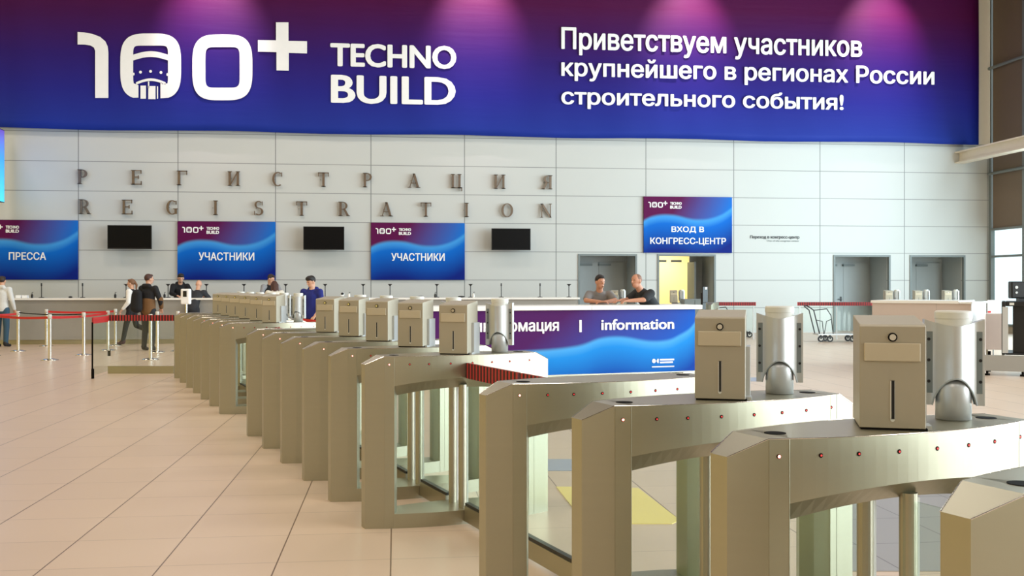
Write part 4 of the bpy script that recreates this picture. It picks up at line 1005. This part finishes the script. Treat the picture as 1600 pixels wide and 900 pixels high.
        if hair == 'stub': c.free(); c = B(); ball(c, hp((0, -.012, .032)), (.079, .094, .088), rot=HR)
        fused('hair', c, hcl, t, .009, 2)
    ey = B()
    for s in (-1, 1): ball(ey, hp((s*.03, .084, .02)), (.011, .008, .006), 8, 6, HR)
    obj('eyes', ey, 'black', t)
    mo_ = B(); ball(mo_, hp((0, .094, -.058)), (.02, .006, .004), 8, 6, HR); obj('mouth', mo_, 'skin2' if skin == 'skin' else 'dark', t)
    return t
# facing: rz=0 looks to +Y (away from camera)
LEAN = dict(chest=(0, .22, 1.28), neck=(0, .33, 1.42), head=(0, .39, 1.55), waist=(0, .08, 1.10), shL=(-.18, .27, 1.36), shR=(.18, .27, 1.36), elL=(-.26, .42, 1.22), elR=(.26, .42, 1.22))
person(3, 25.4, math.radians(-10), 'person in a pale hoodie and blue jeans at the left edge by the counter', (215, 216, 214), (52, 82, 104), pose=dict(hood=1, J=dict(elR=(.26, .0, 1.16), wrR=(.27, .1, .93))), scale=1.0)
person(206, 26.2, math.radians(80), 'woman in a black vest with white sleeves walking left, hair in a ponytail', (238, 236, 232), (34, 34, 38), hairc=(120, 84, 58), hair='pony', vest=(26, 26, 32), shoes=(70, 40, 48), scale=.965,
       pose=dict(J=dict(knL=(-.09, .12, .52), anL=(-.1, .2, .1), toL=(-.1, .36, .04), knR=(.09, -.08, .52), anR=(.09, -.46, .36), toR=(.1, -.5, .2), elR=(.22, -.12, 1.14), wrR=(.2, .0, .92), elL=(-.22, .0, 1.14), wrL=(-.2, .16, .96))))
bp = person(232, 23.9, math.radians(-25), 'man in a black and brown jacket with a black backpack seen from behind', (26, 26, 30), (40, 42, 46), hairc=(70, 42, 34), pose=dict(look=-.5, hood=1, J=dict(elR=(.28, .06, 1.15), wrR=(.18, .22, .98))), scale=1.02)
# brown lower half of his jacket and its sleeve
c_ = B(); X_ = (1, 0, 0); cap_(c_, (0, 0, .93), (0, 0, 1.15), .178, .165, 16, X_, .8); cap_(c_, (0.28, .06, 1.18), (.2, .2, 1.0), .068, .052); fused('jacket_hem', c_, cloth('brown_cloth', (118, 84, 50)), bp, .013, 3)
c_ = B(); cap_(c_, (-.16, -.22, .98), (-.14, -.22, 1.32), .15, .12, 16, (1, 0, 0), .75); o_ = fused('rucksack_tmp', c_, cloth('rucksack_cloth', (20, 20, 24)), None, .013, 3)
o_.name = 'backpack'; o_.location = bp.location; o_.rotation_euler = bp.rotation_euler; o_.scale = bp.scale; tag(o_, 'black backpack on the shoulder of the man in the brown and black jacket', 'backpack')
person(280, 28.75, math.radians(180+20), 'person in a black hoodie leaning on the counter from behind it', (22, 22, 26), hairc=(30, 22, 20), hair='thick', pose=dict(hood=1, nod=.3, J=dict(waist=(0, .05, 1.12), chest=(0, .14, 1.34), neck=(0, .20, 1.50), head=(0, .26, 1.635), shL=(-.18, .18, 1.43), shR=(.18, .18, 1.43), elL=(-.26, .40, 1.24), elR=(.26, .40, 1.24), wrL=(-.14, .60, 1.18), wrR=(.14, .60, 1.18))), scale=1.06)
person(301, 26.75, math.radians(-15), 'bald man in a dark sweater leaning on the counter, seen from behind', (46, 47, 52), hair='bald', pose=dict(nod=.25, J=dict(LEAN, head=(0, .36, 1.575), wrL=(-.14, .60, 1.26), wrR=(.16, .60, 1.26))), scale=.99)
SIT = dict(pelvis=(0, 0, .62), waist=(0, .02, .76), chest=(0, .06, .99), neck=(0, .08, 1.15), head=(0, .12, 1.27), shL=(-.18, .06, 1.08), shR=(.18, .06, 1.08), elL=(-.22, .16, .86), elR=(.22, .16, .86), wrL=(-.16, .38, .9), wrR=(.16, .38, .9), hipL=(-.1, .02, .6), hipR=(.1, .02, .6), knL=(-.11, .42, .56), knR=(.11, .42, .56), anL=(-.11, .4, .12), anR=(.11, .4, .12), toL=(-.11, .54, .04), toR=(.11, .54, .04))
person(321, 29.1, PI, 'brown haired clerk seated low behind the counter, only the head showing', (60, 60, 66), hairc=(60, 38, 30), hair='thick', pose=dict(nod=.5, J=SIT))
x, y = at(321, 29.1); st = thing('stool', 'round stool behind the counter under the seated clerk', 'stool', (x, y, 0)); obj('seat', lathe(B(), [(.18, .42), (.19, .45), (.17, .47)], 24), 'black', st); obj('leg', tube(B(), (0, 0, .02), (0, 0, .42), .03, n=10), 'chrome', st); obj('foot_disc', lathe(B(), [(.2, 0), (.2, .01), (.05, .03)], 24), 'chrome', st)
person(421, 28.8, math.radians(180+15), 'dark haired man in a black vest with grey sleeves leaning over from behind the counter', (150, 150, 152), hairc=(52, 40, 36), vest=(24, 24, 28), pose=dict(look=.9, nod=.4, J=dict(waist=(0, .05, 1.12), chest=(0, .14, 1.34), neck=(0, .20, 1.50), head=(0, .26, 1.635), shL=(-.18, .18, 1.43), shR=(.18, .18, 1.43), elL=(-.26, .40, 1.24), elR=(.26, .40, 1.24), wrL=(-.14, .60, 1.18), wrR=(.14, .60, 1.18))), scale=1.05)
person(431, 26.75, math.radians(12), 'long haired woman in a cream jacket bending over the counter', (228, 222, 208), hairc=(78, 48, 36), hair='longh', skin='skin', pose=dict(nod=.5, J=dict(LEAN, wrL=(-.14, .60, 1.26), wrR=(.16, .60, 1.26))), scale=.985)
person(487, 20.4, math.radians(180-25), 'dark haired man in a blue hoodie standing behind the turnstiles looking down', (28, 38, 120), (30, 30, 36), sleeve='three', hairc=(28, 20, 18), hair='thick', pose=dict(hood=1, nod=.35, look=-.45, J=dict(elL=(-.25, .02, 1.15), wrL=(-.2, .22, .95), elR=(.25, .02, 1.14), wrR=(.24, .16, .90))), scale=.975)
dirx = math.radians(180)
LN2 = dict(waist=(0, .12, 1.10), chest=(0, .28, 1.29), neck=(0, .37, 1.44), head=(0, .43, 1.575), shL=(-.175, .31, 1.365), shR=(.175, .31, 1.365), elL=(-.25, .52, 1.265), elR=(.25, .52, 1.265), wrL=(-.06, .68, 1.245), wrR=(.04, .72, 1.25))
person(934, 17.85, math.radians(180-6), 'dark haired man in a grey t-shirt leaning on folded arms at the information desk', (128, 124, 122), sleeve='half', hairc=(32, 24, 22), skin='skin2', pose=dict(look=.45, nod=.1, handL=(1, .1, 0), handR=(-1, .1, 0), J=LN2), scale=1.0)
person(1030, 17.2, math.radians(118), 'bald man in a black t-shirt leaning across the information desk facing left', (38, 40, 44), sleeve='half', hairc=(128, 92, 72), hair='stub', skin='skin2', pose=dict(look=.1, nod=.0, handL=(0, 1, -.05), handR=(0, 1, -.05), J=dict(waist=(0, .12, 1.10), chest=(0, .32, 1.30), neck=(0, .43, 1.43), head=(0, .50, 1.56), shL=(-.175, .35, 1.36), shR=(.175, .35, 1.36), elL=(-.2, .52, 1.26), elR=(.2, .52, 1.255), wrL=(-.1, .76, 1.245), wrR=(.08, .76, 1.25))), scale=1.02)
